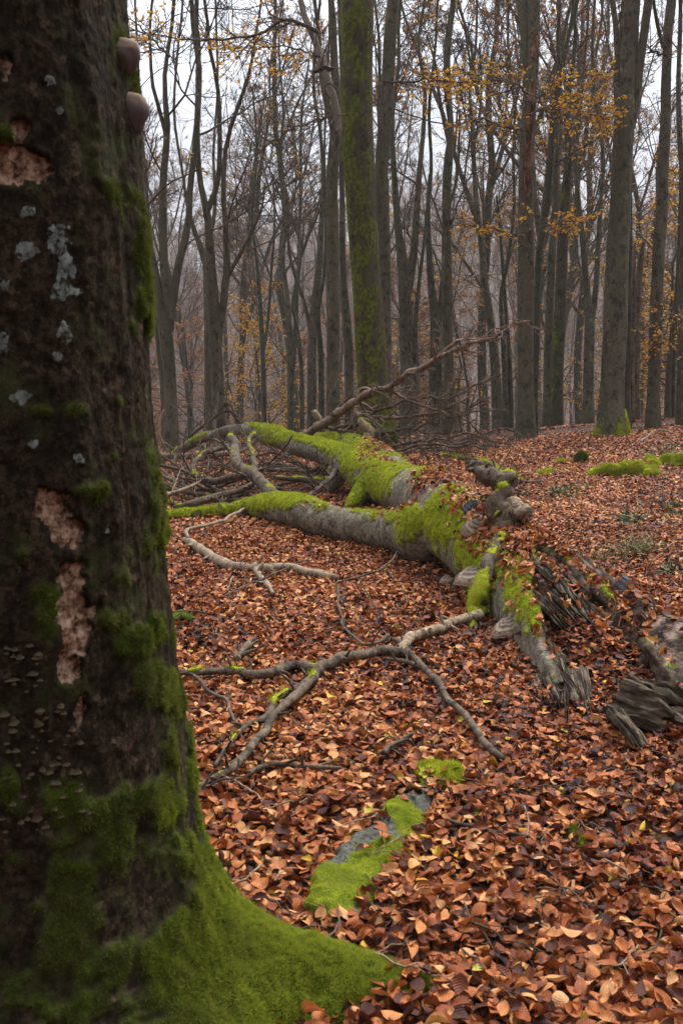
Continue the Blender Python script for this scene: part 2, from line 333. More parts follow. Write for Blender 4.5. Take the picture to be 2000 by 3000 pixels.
# litter: every leaf a curled blade
SLB = np.array([gnd(975, 2650)[:2], gnd(1215, 2370)[:2]])
def litter():
    rng = np.random.default_rng(3); out = []
    for (y0, y1, dens, nt_, ns, size, sd) in ((1.3, 3.6, 2300, 7, 5, .053, .34), (3.6, 6.0, 2200, 7, 3, .051, .34), (6.0, 11, 1600, 5, 3, .055, .36), (11, 18, 900, 4, 2, .064, .38), (18, 27.5, 430, 4, 2, .085, .38)):
        wmax = lambda y: .40 * y + .9
        A = (y1 - y0) * (wmax(y0) + wmax(y1)); N = int(A * dens)
        y = y0 + (y1 - y0) * rng.random(int(N * 1.35)); x = (rng.random(len(y)) * 2 - 1) * wmax(y1); k = np.abs(x) < wmax(y); x = x[k]; y = y[k]
        k = ~((np.hypot(x + .84, y - 2.4) < .42)); x = x[k]; y = y[k]
        k = ~((segdist(x, y, SLB) < .085) & (rng.random(len(x)) < .93)); x, y = x[k], y[k]
        z = H(x, y) + rng.random(len(x)) ** 1.2 * .045 + .022 * fbm(np.stack([x, y, x * 0], -1), 6, 2, 31) + .004
        n = tilted(len(x), sd, rng); big = rng.random(len(x)) < .08; n[big] = nrm(n[big] + rng.normal(size=(big.sum(), 3)) * .9 * np.array([1, 1, .2]))
        sz = size * (.45 + .85 * rng.random(len(x)) ** .8)
        pat = fbm(np.stack([x, y, x * 0], -1), 1.3, 4, 77) * .26
        r = np.clip(rng.random(len(x)) ** 1.05 * .93 + pat, 0, .94); yl = rng.random(len(x)) < .012; r[yl] = .95 + .05 * rng.random(yl.sum())
        out.append(leafmesh(np.stack([x, y, z], -1), n, sz, rng, nt_, ns, 1.35, .6, .33, r))
    V, f, A = leafjoin(out); o = mk('leaf_litter', V, f, LEAF, attrs={'leaf': A}); return o
LIT = litter(); tag(LIT, 'deep brown beech leaf litter covering the forest floor', 'leaf litter', kind='stuff')
# ================================================================ standing trees
S = 2000 / 1568
def leaves_on(P, dens, rng, size=.065, droop=.5, jit=.03):
    """leaves along twig paths (N,K,3)"""
    N, K = P.shape[:2]; idx = np.repeat(np.arange(N), dens); t = rng.random(len(idx)) * (K - 1); i = np.minimum(t.astype(int), K - 2); f = (t - i)[:, None]
    p = P[idx, i] * (1 - f) + P[idx, i + 1] * f + rng.normal(size=(len(idx), 3)) * jit
    return leafmesh(p, tilted(len(p), droop, rng), size * (.7 + .6 * rng.random(len(p))), rng, 4, 2, .8, .3, .33)
def trunkmesh(P, R, n, rng, amp=.03, sc=1.5):
    V, f = tubes(P[None], R[None], n); c = np.repeat(P, n, 0); d = nrm(V - c); q = np.repeat(R, n)
    V = V + d * (q * amp * 2 * fbm(V * np.array([1, 1, .4]), sc / max(R[0], .1) * .5, 4, int(rng.integers(99))))[:, None]; return V, f
def path3(pts, Y0, dY=0.):
    """preview-pixel stations (x, y, width) at distance Y -> (n,4) points with radius"""
    out = []
    for k, (x, y, w_) in enumerate(pts):
        Yk = Y0 + dY * k / max(len(pts) - 1, 1); p = at(x * S, y * S, Yk); out.append([*p, w_ * S / 2 * Yk / F])
    return np.array(out)
def main_tree(label, Y, stems, seed, n1=7, t0=.45, gold=0, mat=None, flare=1.35, rust=0, lenf=3.2, crown=True, upx=9, side=None, cls='beech_tree', base=None):
    rng = np.random.default_rng(seed); ps = []; 
    for k, st in enumerate(stems):
        dY = (rng.random() - .5) * .8 if k else 0.
        q = path3(st, Y, dY)
        if k == 0:
            b = q[0].copy(); g = float(H(b[0], b[1])) - .15
            if b[2] - g > .4: 
                q = np.vstack([[b[0] - (q[1][0] - b[0]) * .2, b[1], g, b[3] * flare * 1.05], [b[0], b[1], g + .35, b[3] * (1 + (flare - 1) * .35)], q[(0 if b[2] - g > .8 else 1):]])
            else: q[0, 2] = g; q[0, 3] *= flare
        if st[-1][1] <= 30:
            d = nrm(q[-1, :3] - q[-2, :3]); q = np.vstack([q, [*(q[-1, :3] + d * upx * .5 + rng.normal(size=3) * .3), q[-1, 3] * .7], [*(q[-1, :3] + d * upx + rng.normal(size=3) * .5), q[-1, 3] * .3]])
        else: q[-1, 3] *= .8
        ps.append(resample(q, 46 if k == 0 else 30))
    root = thing(cls, label, 'tree', ps[0][0, :3])
    n = 20 if Y < 30 else 14
    V, f = join([trunkmesh(p[:, :3], np.maximum(p[:, 3], .008), n, rng, .05) for p in ps]); mk('trunk', V, f, mat or BARK, root)
    if not crown: return root, ps
    parts = []; fine = []; 
    for k, p in enumerate(ps):
        P = p[None, :, :3]; R = p[None, :, 3]
        a = t0 if k == 0 else .12
        P1, R1 = grow(P, R, n1, a, .97, rad(48), lenf, 9, .05, .16, .34, .012, rng, absL=1.)
        P2, R2 = grow(P1, R1, 6, .2, .97, rad(42), .5, 6, .03, .17, .6, .007, rng)
        P3, R3 = grow(P2, R2, 6, .15, .97, rad(42), .5, 4, .02, .18, .6, .0052, rng)
        P4, R4 = grow(P3, R3, 4, .2, 1., rad(40), .55, 3, .01, .15, .7, .0042, rng)
        parts += [tubes(P1, R1, 6), tubes(P2, R2, 4), tubes(P3, R3, 3), tubes(P4, R4, 3)]; fine.append(P3); fine.append(P4)
    V, f = join(parts); mk('crown', V, f, BRANCH, root)
    for num, mt in ((gold, GOLD), (rust, RUST)):
        if num:
            P = fine[0]; sel = rng.random(len(P)) < num; L = leaves_on(P[sel], 7, rng)
            if len(L[0]): mk('leaves', L[0], L[1], mt, root, {'leaf': L[2]})
    return root, ps
def leafy_branch(root, pts, Y, seed, mt=None, n=26, L=.95, dens=9, gold=.8, dY=0, wmat=None):
    rng = np.random.default_rng(seed); q = resample(path3(pts, Y, dY), 22); P = q[None, :, :3]; R = np.maximum(q[None, :, 3], .006)
    P[0, 1:-1] += rng.normal(size=(20, 3)) * .02
    P1, R1 = grow(P, R, n, .04, .99, rad(56), L * 1.45, 6, .0, .14, .55, .004, rng, flat=.5, absL=1.)
    P2, R2 = grow(P1, R1, 6, .15, .98, rad(42), .5, 4, .0, .12, .7, .003, rng, flat=.7)
    V, f = join([tubes(P, R, 8), tubes(P1, R1, 4), tubes(P2, R2, 3)]); b = mk('leafy_branch', V, f, wmat or BRANCH, root)
    if mt: 
        sel = rng.random(len(P2)) < gold * .8; v, f, A = leaves_on(P2[sel], max(4, int(dens * .65)), rng, .070, .6, .012); mk('leaves', v, f, mt, b, {'leaf': A})
    return b
T = {}
def mt(key, *a, **k): T[key] = main_tree(*a, **k)[0]
mt('A', 'forked pale beech trunk just right of the big foreground trunk', 25, [[(395, 1030, 30), (392, 900, 29), (385, 800, 29), (376, 740, 27), (366, 690, 22), (352, 600, 17), (338, 530, 13), (322, 400, 10), (310, 250, 9), (305, 150, 8)], [(388, 760, 22), (398, 680, 20), (412, 600, 18), (432, 520, 16), (437, 430, 14), (452, 300, 13), (458, 160, 12), (447, 80, 11), (440, 0, 10)], [(388, 720, 22), (378, 620, 20), (374, 500, 18), (376, 400, 16), (385, 300, 14), (378, 180, 10), (395, 60, 8), (400, 0, 8)], [(384, 320, 10), (366, 250, 9), (350, 190, 8), (345, 80, 6), (350, 0, 6)]], 1, gold=.08, n1=7)
mt('A2', 'thin dark beech stem against the edge of the foreground trunk', 27, [[(378, 1030, 11), (374, 900, 11), (362, 780, 10), (347, 660, 9), (335, 560, 8), (330, 450, 7), (322, 300, 6), (318, 150, 5), (310, 0, 5)]], 2, n1=6, t0=.3)
mt('B', 'beech with several stems forking above the mossy arching limb', 26, [[(507, 1010, 32), (503, 930, 31), (497, 820, 30), (490, 700, 27), (484, 600, 22), (478, 500, 18), (462, 430, 13), (453, 330, 13), (455, 200, 12), (456, 100, 11), (452, 0, 10)], [(500, 790, 19), (513, 700, 18), (521, 620, 16), (520, 540, 13), (513, 440, 11), (520, 330, 10), (545, 250, 9), (575, 160, 7), (590, 60, 6), (600, 0, 5)], [(478, 480, 14), (500, 420, 12), (505, 330, 11), (500, 200, 9), (480, 100, 8), (470, 0, 7)], [(520, 640, 10), (548, 590, 9), (575, 540, 7), (600, 480, 5), (610, 420, 4)]], 3, n1=7, t0=.4, rust=.10)
mt('C', 'straight beech trunk hidden behind the left multi-stemmed beech', 31, [[(482, 1000, 20), (480, 850, 20), (477, 700, 18), (472, 600, 15), (450, 540, 12), (430, 470, 8), (420, 400, 6), (400, 260, 6), (410, 100, 5), (420, 0, 5)], [(474, 640, 12), (480, 560, 10), (495, 470, 8), (490, 350, 6), (500, 200, 5), (495, 0, 5)]], 4, n1=7)
mt('D', 'slim beech standing alone left of the yellow leaf cluster', 42, [[(607, 980, 12), (606, 900, 12), (603, 800, 11), (598, 700, 9), (590, 600, 7), (580, 500, 6), (590, 350, 5), (580, 200, 4)], [(603, 820, 8), (615, 740, 7), (622, 640, 6), (630, 520, 5), (628, 400, 4)]], 5, n1=7, t0=.4, gold=.2, mat=BARK2)
mt('E', 'slim beech trunk with a crooked stem left of the dark tall trunk', 38, [[(668, 985, 16), (667, 880, 15), (665, 770, 14), (660, 680, 11), (650, 600, 8), (655, 500, 7), (645, 380, 6), (650, 250, 5), (640, 100, 4), (650, 0, 4)], [(694, 985, 11), (692, 850, 10), (683, 760, 9), (672, 690, 7), (690, 600, 6), (700, 480, 5)]], 6, n1=7, t0=.4, gold=.1)
mt('F', 'upright beech trunk with green algae left of the tall dark trunk', 34, [[(716, 985, 22), (716, 880, 22), (717, 780, 21), (724, 690, 18), (733, 600, 15), (739, 500, 12), (742, 400, 10), (735, 300, 8), (720, 200, 7), (725, 100, 6), (735, 0, 6)], [(716, 780, 10), (700, 700, 9), (680, 640, 8), (663, 570, 7), (660, 450, 6), (640, 380, 5), (655, 250, 4)]], 7, n1=7, t0=.4)
mt('G', 'thin dark beech trunk squeezed against the tall dark one', 30, [[(738, 985, 14), (738, 880, 14), (736, 800, 13), (730, 720, 11), (745, 620, 7), (748, 500, 6), (745, 350, 5), (750, 200, 5), (755, 0, 4)]], 8, n1=6, t0=.5, mat=BARK2)
mt('Hh', 'tall dark beech trunk left of the mossy central tree', 23, [[(766, 985, 32), (765, 880, 31), (765, 760, 30), (764, 640, 29), (764, 520, 28), (762, 420, 27), (770, 300, 24), (772, 220, 21), (767, 130, 17), (765, 60, 15), (760, 0, 14)], [(766, 300, 16), (752, 240, 15), (740, 190, 13), (735, 120, 10), (730, 60, 9), (722, 0, 8)]], 9, n1=4, t0=.75)
mt('I', 'grey beech trunk pressed against the left side of the mossy central tree', 27, [[(803, 985, 22), (802, 880, 22), (800, 780, 21), (792, 690, 17), (787, 600, 14), (786, 480, 12), (784, 350, 12), (786, 200, 10), (780, 60, 9), (778, 0, 9)]], 10, n1=4, t0=.6)
T['J'], Jp = main_tree('thick straight tree trunk covered in green moss in the centre', 19.5, [[(866, 1030, 84), (866, 985, 76), (858, 900, 72), (852, 800, 71), (845, 700, 68), (837, 600, 66), (830, 500, 66), (825, 400, 70), (820, 300, 71), (819, 200, 71), (820, 100, 71), (821, 0, 72)]], 11, n1=2, t0=.9, mat=BARKM, flare=1.5, upx=7)
mt('K', 'twisting dark beech trunk behind the mossy central tree', 25, [[(886, 960, 30), (885, 850, 29), (884, 700, 27), (882, 560, 28), (876, 450, 29), (878, 350, 30), (886, 260, 30), (890, 180, 29), (895, 90, 28), (903, 0, 27)]], 12, n1=3, t0=.8)
mt('Lx', 'forked grey beech right of the mossy central tree', 31, [[(936, 1000, 34), (936, 880, 33), (933, 780, 32), (930, 680, 30), (922, 600, 22), (912, 500, 17), (905, 400, 13), (900, 280, 10), (915, 150, 8), (920, 0, 7)], [(932, 690, 20), (948, 600, 18), (956, 500, 15), (962, 400, 12), (972, 300, 10), (975, 200, 9), (960, 100, 7), (975, 0, 6)], [(954, 985, 16), (956, 850, 15), (953, 760, 12), (962, 650, 9), (975, 540, 7), (985, 400, 5)]], 13, n1=8, t0=.5, gold=.12, rust=.1)
mt('Mm', 'mossy-forked beech behind the upward pointing dead bough', 33, [[(1000, 1010, 34), (1000, 900, 32), (1001, 800, 29), (1000, 740, 25), (990, 660, 16), (985, 580, 13), (982, 480, 10), (990, 380, 8), (985, 250, 7), (1000, 100, 6), (1005, 0, 5)], [(1002, 760, 18), (1012, 700, 14), (1018, 620, 11), (1025, 500, 8), (1050, 400, 6), (1055, 250, 5)]], 14, n1=8, t0=.5, mat=BARK2, rust=.15)
mt('N', 'straight dark beech trunk with a swelling high up, right of centre', 26, [[(1034, 1010, 30), (1032, 900, 27), (1028, 780, 24), (1026, 660, 24), (1025, 540, 22), (1025, 440, 20), (1030, 360, 20), (1036, 300, 14), (1028, 220, 16), (1026, 130, 16), (1032, 60, 14), (1040, 0, 12)], [(1032, 330, 12), (1020, 280, 10), (1008, 220, 7), (1000, 150, 6), (980, 80, 5)]], 15, n1=7, t0=.6, gold=.2)
mt('O', 'pale leaning forked beech behind the dead bough tip', 33, [[(1145, 1010, 26), (1140, 900, 24), (1133, 800, 21), (1124, 720, 18), (1112, 640, 15), (1105, 560, 13), (1095, 480, 12), (1088, 380, 10), (1085, 300, 9), (1078, 220, 7), (1090, 130, 6), (1095, 0, 5)], [(1086, 340, 8), (1100, 270, 6), (1105, 190, 5), (1100, 100, 4)]], 16, n1=8, t0=.5)
mt('O2', 'slim dark beech pair between dead bough tip and torn-bark trunk', 31, [[(1162, 1005, 15), (1160, 900, 14), (1155, 780, 12), (1150, 680, 9), (1165, 600, 8), (1180, 480, 7), (1178, 350, 6), (1185, 200, 5)], [(1175, 1005, 12), (1172, 900, 11), (1168, 800, 10), (1160, 700, 9), (1150, 560, 7), (1140, 450, 6)]], 17, n1=7, t0=.4, mat=BARK2, gold=.15)
T['P'], Pp = main_tree('tall beech trunk with a strip of torn orange bark', 24, [[(1207, 1015, 42), (1206, 900, 38), (1206, 780, 37), (1207, 640, 37), (1207, 520, 36), (1207, 420, 34), (1210, 340, 33), (1213, 260, 32), (1218, 190, 30), (1224, 100, 28), (1226, 0, 26)], [(1212, 200, 14), (1206, 130, 16), (1202, 80, 17), (1198, 30, 17), (1195, 0, 16)]], 18, n1=2, t0=.9)
mt('P2', 'slender dark stem curving up from behind the torn-bark trunk', 25, [[(1226, 1005, 16), (1227, 880, 16), (1230, 780, 17), (1232, 660, 16), (1240, 560, 15), (1256, 470, 14), (1262, 380, 13), (1268, 290, 14), (1278, 220, 13), (1290, 150, 11), (1305, 80, 9), (1325, 0, 8)]], 19, n1=6, t0=.6, gold=.5, lenf=2.4, mat=BARK2)
mt('Q', 'smooth beech trunk left of the mossy twin stem', 28, [[(1256, 1005, 22), (1257, 900, 21), (1259, 780, 20), (1263, 660, 18), (1268, 560, 16), (1276, 450, 14), (1275, 330, 12), (1285, 200, 10), (1280, 80, 8), (1285, 0, 8)]], 20, n1=6, t0=.6, gold=.25)
mt('Rr', 'beech trunk with bright moss patches up its twisted stem', 27, [[(1277, 1005, 28), (1279, 900, 27), (1282, 780, 27), (1287, 660, 26), (1291, 560, 25), (1296, 470, 22), (1302, 400, 19), (1305, 320, 17), (1300, 250, 14), (1310, 180, 10), (1320, 90, 8), (1315, 0, 7)]], 21, n1=7, t0=.6, gold=.3, mat=bark_mat('patchy_moss_bark', (.045, .038, .025), (.10, .088, .06), .7, .24))
mt('Ss', 'forked grey beech left of the thick right-hand trunk', 29, [[(1350, 1005, 26), (1350, 900, 25), (1352, 800, 24), (1353, 740, 22), (1346, 660, 15), (1338, 560, 13), (1328, 470, 12), (1322, 380, 9), (1330, 280, 7), (1340, 150, 6), (1350, 0, 5)], [(1354, 760, 15), (1366, 680, 13), (1372, 580, 12), (1378, 470, 10), (1385, 360, 9), (1370, 250, 8), (1360, 170, 7), (1365, 0, 6)]], 22, n1=8, t0=.55, rust=.1)
T['T'], Tp = main_tree('thick right-hand beech with a moss covered flared foot', 23.5, [[(1404, 990, 74), (1404, 965, 64), (1405, 930, 56), (1407, 860, 53), (1410, 780, 52), (1413, 680, 51), (1417, 580, 50), (1423, 480, 47), (1427, 380, 45), (1433, 280, 44), (1437, 180, 43), (1443, 80, 41), (1448, 0, 40)], [(1434, 330, 16), (1452, 280, 17), (1462, 200, 18), (1472, 120, 19), (1482, 50, 19), (1488, 0, 19)], [(1428, 300, 10), (1418, 260, 10), (1413, 200, 10), (1416, 120, 11), (1412, 60, 12), (1405, 0, 12)]], 23, n1=2, t0=.9, flare=1.25)
T['T3'] = main_tree('dark beech stem standing tight behind the thick right-hand trunk', 24.4, [[(1434, 990, 26), (1434, 900, 24), (1438, 780, 20), (1442, 640, 18), (1444, 500, 14), (1445, 380, 11), (1447, 250, 8)]], 24, n1=2, t0=.9, mat=BARK2)[0]
T['U'] = main_tree('dead snag with a broken top right of the thick trunk', 26, [[(1458, 985, 20), (1458, 880, 19), (1460, 780, 20), (1462, 700, 18), (1466, 640, 15), (1472, 590, 12), (1477, 555, 8)]], 25, crown=False, mat=DEADW, cls='dead_tree')[0]
T['U2'] = main_tree('grey splintered dead stem beside the broken snag', 25.6, [[(1449, 985, 12), (1450, 850, 12), (1452, 740, 11), (1455, 640, 9), (1457, 560, 5)]], 26, crown=False, mat=DEADW, cls='dead_tree')[0]
mt('Vv', 'straight dark beech trunk near the right edge', 24.5, [[(1498, 985, 30), (1500, 900, 29), (1504, 780, 29), (1508, 660, 28), (1512, 560, 27), (1519, 480, 27), (1521, 390, 24), (1527, 300, 23), (1528, 200, 22), (1532, 100, 20), (1540, 0, 19)], [(1522, 110, 9), (1510, 60, 8), (1500, 0, 7)]], 27, n1=4, t0=.7)
mt('W', 'slim curving dark beech stem by the right edge among orange leaves', 27, [[(1532, 985, 14), (1533, 880, 13), (1538, 800, 12), (1548, 720, 10), (1556, 620, 9), (1560, 500, 8), (1563, 380, 7)], [(1545, 985, 9), (1546, 850, 9), (1550, 740, 8), (1560, 640, 6)]], 28, n1=7, t0=.4, gold=.5, mat=BARK2)
mt('X', 'beech trunk cut off by the right edge of the picture', 25, [[(1563, 985, 20), (1563, 880, 20), (1565, 760, 18), (1568, 600, 17), (1571, 450, 15), (1560, 320, 12), (1557, 180, 10), (1562, 0, 9)]], 29, n1=7, t0=.4, gold=.4)
# leafy side branches
leafy_branch(T['Hh'], [(735, 130, 5), (690, 115, 4), (640, 105, 3), (580, 112, 3), (500, 120, 2)], 21, 41, GOLD, 40, .8, 9, .6)
leafy_branch(T['Hh'], [(730, 75, 9), (660, 45, 8), (600, 75, 6), (540, 88, 5), (440, 92, 4), (360, 80, 3), (290, 70, 3)], 20, 42, GOLD, 26, .8, 7, .12)
leafy_branch(T['A'], [(390, 130, 5), (350, 90, 4), (320, 60, 3), (290, 40, 3)], 22, 43, GOLD, 26, .8, 8, .7)
leafy_branch(T['P'], [(1215, 265, 7), (1240, 250, 5), (1290, 245, 4), (1340, 255, 3), (1400, 275, 2)], 22.6, 44, GOLD, 46, .9, 10, .8)
leafy_branch(T['P'], [(1205, 300, 6), (1160, 290, 4), (1110, 275, 3), (1050, 285, 2)], 22.6, 45, GOLD, 36, .8, 9, .55)
leafy_branch(T['P'], [(1210, 215, 6), (1180, 190, 5), (1120, 185, 4), (1060, 190, 3), (1000, 185, 2)], 22.6, 46, GOLD, 40, .8, 8, .5)
leafy_branch(T['P2'], [(1268, 260, 6), (1240, 225, 5), (1290, 190, 4), (1350, 175, 3), (1400, 170, 2)], 23.6, 47, GOLD, 36, .7, 9, .6)
leafy_branch(T['K'], [(880, 185, 5), (930, 190, 5), (980, 183, 4), (1040, 190, 3), (1080, 170, 2)], 21, 48, GOLD, 26, .6, 9, .55)
leafy_branch(T['Q'], [(1270, 380, 6), (1320, 350, 4), (1370, 320, 3), (1400, 300, 2)], 26.6, 49, GOLD, 36, .8, 9, .5)
leafy_branch(T['P'], [(1205, 545, 5), (1150, 530, 4), (1100, 520, 3), (1060, 515, 2)], 22.8, 50, GOLD, 26, .6, 8, .6)
leafy_branch(T['P2'], [(1245, 530, 5), (1280, 512, 4), (1330, 505, 2)], 23.6, 51, GOLD, 22, .6, 8, .6)
leafy_branch(T['J'], [(800, 262, 5), (740, 275, 4), (690, 290, 3), (650, 310, 3), (600, 345, 2)], 18.8, 52, None, 26, .7)
leafy_branch(T['Vv'], [(1530, 130, 6), (1505, 120, 5), (1490, 105, 4), (1470, 110, 3)], 24, 53, None, 12, .8)
leafy_branch(T['X'], [(1560, 700, 5), (1545, 720, 4), (1530, 760, 3), (1515, 800, 2)], 24, 54, GOLD, 24, .8, 9, .8)
leafy_branch(T['N'], [(1030, 520, 5), (1060, 450, 4), (1080, 400, 3), (1120, 380, 2)], 26, 55, None, 22, .8)
leafy_branch(T['Hh'], [(725, 165, 14), (742, 155, 8), (760, 160, 5)], 22, 56, None, 3, .3)
# the leaning debarked limb in the tall dark trunk
def limb_on(root, pts, Y, mat, name='limb', n=14, amp=.06, seed=1, dY=0):
    q = resample(path3(pts, Y, dY), 30); V, f = trunkmesh(q[:, :3], q[:, 3], n, np.random.default_rng(seed), amp); return mk(name, V, f, mat, root)
limb_on(T['Hh'], [(690, 0, 14), (700, 40, 14), (720, 85, 15), (735, 130, 16), (748, 170, 17), (763, 215, 17), (774, 260, 16), (778, 300, 12)], 22.6, bark_mat('grey_dead_bark', (.16, .13, .105), (.3, .25, .2), .1, .12))
limb_on(T['Hh'], [(757, 225, 7), (746, 205, 6), (750, 193, 5), (760, 192, 5), (770, 202, 5), (776, 215, 4)], 22.2, BRANCH, 'twisted_branch', 8)
# torn bark strip on P
def strip_on(root, p, y0, y1, mat, off=.012, w=.55, az=0.):
    k = np.array([y0 <= y <= y1 for y in proj(p[:, :3])[1]]); q = resample(p[k], 60)
    th = np.linspace(-1, 1, 15); n = len(q); ww = (w + .25 * fbm(np.stack([np.arange(n) * .25, np.arange(n) * 0, np.arange(n) * 0], -1), 1, 3))[:, None]
    a = az + th[None] * ww - np.pi / 2; ed = 1 - np.abs(th[None]) ** 4
    taper = np.sqrt(np.clip(np.minimum(np.linspace(0, 6, n), np.linspace(6, 0, n)), 0, 1))[:, None]; a = az - np.pi / 2 + (a - az + np.pi / 2) * taper
    r = q[:, 3:4] * 1.01 - .02 + (off + .02) * np.sqrt(np.clip(ed, 0, 1)) * 1.0
    r = r + .02 * fbm(np.stack([np.cos(a) * 4, np.sin(a) * 4, (q[:, 2:3] + 0 * a) * 1.5], -1), 3, 4, 8)
    V = q[:, None, :3] + np.stack([r * np.cos(a), r * np.sin(a), 0 * a], -1); return mk('torn_bark', V.reshape(-1, 3), gridf(n, 15), mat, root)
m = M('torn_bark_wood', .85, .2); n1 = m.noise(9, 6, .7, m.scaled(m.co, (1, 1, .3)))
m.col(m.ramp(n1, [(.40, (.035, .022, .016)), (.50, (.12, .06, .035)), (.62, (.27, .15, .095))])); m.bump(n1, 1, .05); TORN = m.m
strip_on(T['P'], Pp[0], 230, 620, TORN, .03, .62, .1); strip_on(T['P'], Pp[0], 20, 240, TORN, .03, .75, .25)
# moss sleeve on the foot of T
def foot(root, ctr, r0, ht, seed, mat=None, nl=5):
    rng = np.random.default_rng(seed); nz, na = 36, 96; z = np.linspace(0, 1, nz)[:, None] ** 1.3; a = np.linspace(0, 2 * np.pi, na, endpoint=False)[None]
    lobe = sum(rng.uniform(.5, 1.) * np.maximum(0, np.cos(a - t - .2)) ** 8 for t in np.linspace(0, 2 * np.pi, nl, endpoint=False) + rng.random())
    r = r0 * (1.10 + .9 * np.exp(-z * 6.5) * (.15 + lobe * .9)); P = np.stack([ctr[0] + r * np.cos(a), ctr[1] + r * np.sin(a), ctr[2] - .1 + ht * z + 0 * a], -1).reshape(-1, 3)
    d = fbm(P, 9, 4, seed); ctr2 = np.array([ctr[0], ctr[1]]); o = np.zeros_like(P); o[:, :2] = nrm(P[:, :2] - ctr2)
    zz = np.repeat(z.ravel(), na); jag = fbm(P * np.array([1, 1, .2]), 5, 3, seed + 1); sh = (zz > .75 + .45 * jag); P = P + o * (.03 * d + .02)[:, None] - o * ((.10 + .45 * zz + .75 * jag) * np.sqrt(zz) * r0 * .7)[:, None]
    f = gridf(nz, na, True); b = mk('moss_foot', P, f, MOSS if mat is None else mat, root, {'leaf': np.stack([np.full(len(P), .3), np.full(len(P), .35), np.zeros(len(P))], -1)})
    bl = blades(P, f, 1. * ~sh, 9000, .04, .010, rng, 40000)
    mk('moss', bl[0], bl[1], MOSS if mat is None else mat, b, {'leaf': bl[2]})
tb = at(1404 * S, 985 * S, 23.5); tb[2] = H(tb[0], tb[1]); foot(T['T'], tb, .345, .75, 5)
jb = at(866 * S, 1020 * S, 19.5); jb[2] = H(jb[0], jb[1]); foot(T['J'], jb, .33, 1.2, 6, DMOSS)
# ---------------------------------------------------------------- the wood behind: variants, then copies
def variant(seed, Ht, gold=0., rust=0., forks=3, forkat=.35):
    rng = np.random.default_rng(seed); root = thing('beech_tree', 'slender beech among the many in the wood behind the ridge', 'tree', (0, 0, 0), 'beeches in the wood behind the ridge')
    K = 16; z = np.linspace(0, 1, K); P = np.zeros((1, K, 3)); P[0, :, 2] = z * Ht; P[0, :, :2] = np.cumsum(np.cumsum(rng.normal(size=(K, 2)) * .085, 0) * .6 + rng.normal(size=(K, 2)) * .1, 0); P[0, :, :2] -= P[0, 0, :2]
    r0 = Ht * .0068 * rng.uniform(.8, 1.2); R = (r0 * (1 - z) ** .75 + .02)[None]; R[0, 0] *= 1.35
    Ps, Rs = grow(P, R, forks, forkat, min(forkat + .25, .8), rad(24), .62, 12, .10, .10, .72, .02, rng)
    P1a, R1a = grow(P, R, 17, max(forkat - .05, .2), .97, rad(45), .20, 8, .07, .13, .40, .014, rng)
    P1b, R1b = grow(Ps, Rs, 11, .15, .97, rad(42), .32, 8, .07, .13, .5, .014, rng)
    P1 = np.concatenate([P1a, P1b]); R1 = np.concatenate([R1a, R1b])
    P2, R2 = grow(P1, R1, 6, .2, .97, rad(42), .5, 6, .03, .15, .6, .009, rng)
    P3, R3 = grow(P2, R2, 6, .15, .97, rad(42), .5, 4, .02, .18, .6, .0058, rng)
    P4, R4 = grow(P3, R3, 4, .1, 1., rad(42), .8, 3, .01, .18, .75, .0042, rng)
    V, f = join([trunkmesh(P[0], R[0], 12, rng, .05)] + [trunkmesh(Ps[k], Rs[k], 10, rng, .05) for k in range(forks)]); mk('trunk', V, f, BARK if seed % 2 else BARK2, root)
    V, f = join([tubes(P1, R1, 5), tubes(P2, R2, 3), tubes(P3, R3, 3), tubes(P4, R4, 3)]); mk('crown', V, f, BRANCH, root)
    for num, mt_ in ((gold, GOLD), (rust, RUST)):
        if num: sel = rng.random(len(P3)) < num; L = leaves_on(P3[sel], 8, rng, .085, .6); mk('leaves', L[0], L[1], mt_, root, {'leaf': L[2]})
    return root
def sapling(seed, Ht, mt_, num):
    rng = np.random.default_rng(seed); root = thing('beech_sapling', 'thin leafy young beech under the far tall trunks', 'young tree', (0, 0, 0), 'leafy young beeches in the far wood')
    K = 12; z = np.linspace(0, 1, K); P = np.zeros((1, K, 3)); P[0, :, 2] = z * Ht; P[0, :, :2] = np.cumsum(rng.normal(size=(K, 2)) * .12, 0); R = (.06 * (1 - z) + .012)[None]
    P1, R1 = grow(P, R, 26, .15, .98, rad(65), .36, 7, .02, .10, .5, .008, rng, flat=.4)
    P2, R2 = grow(P1, R1, 7, .15, .98, rad(45), .45, 5, .0, .12, .6, .006, rng, flat=.7); P3, R3 = grow(P2, R2, 4, .2, 1, rad(40), .5, 3, 0, .1, .7, .005, rng, flat=.6)
    V, f = trunkmesh(P[0], R[0], 8, rng); mk('trunk', V, f, BARK2, root); V, f = join([tubes(P1, R1, 4), tubes(P2, R2, 3), tubes(P3, R3, 3)]); mk('crown', V, f, BRANCH, root)
    sel = rng.random(len(P3)) < num; L = leaves_on(P3[sel], 5, rng, .075, .5); mk('leaves', L[0], L[1], mt_, root, {'leaf': L[2]}); return root
def copy_tree(o, parent=None):
    c = o.copy(); COL.objects.link(c)
    if parent: c.parent = parent
    for ch in list(o.children): copy_tree(ch, c)
    return c
VAR = [variant(101, 26, .05, .6, 3, .35), variant(102, 28, .16, .1, 2, .42), variant(103, 24, .12, .4, 4, .25), variant(104, 27, .03, .1, 3, .3), variant(105, 25, .1, .6, 2, .5), variant(106, 29, 0, .4, 3, .45)]
SAP = [sapling(201, 7, GOLD, .75), sapling(202, 6, RUST, .9), sapling(203, 8.5, GOLD, .4)]
rng = np.random.default_rng(5); placed = []
mains = np.array([[o.location.x, o.location.y] for o in T.values()])
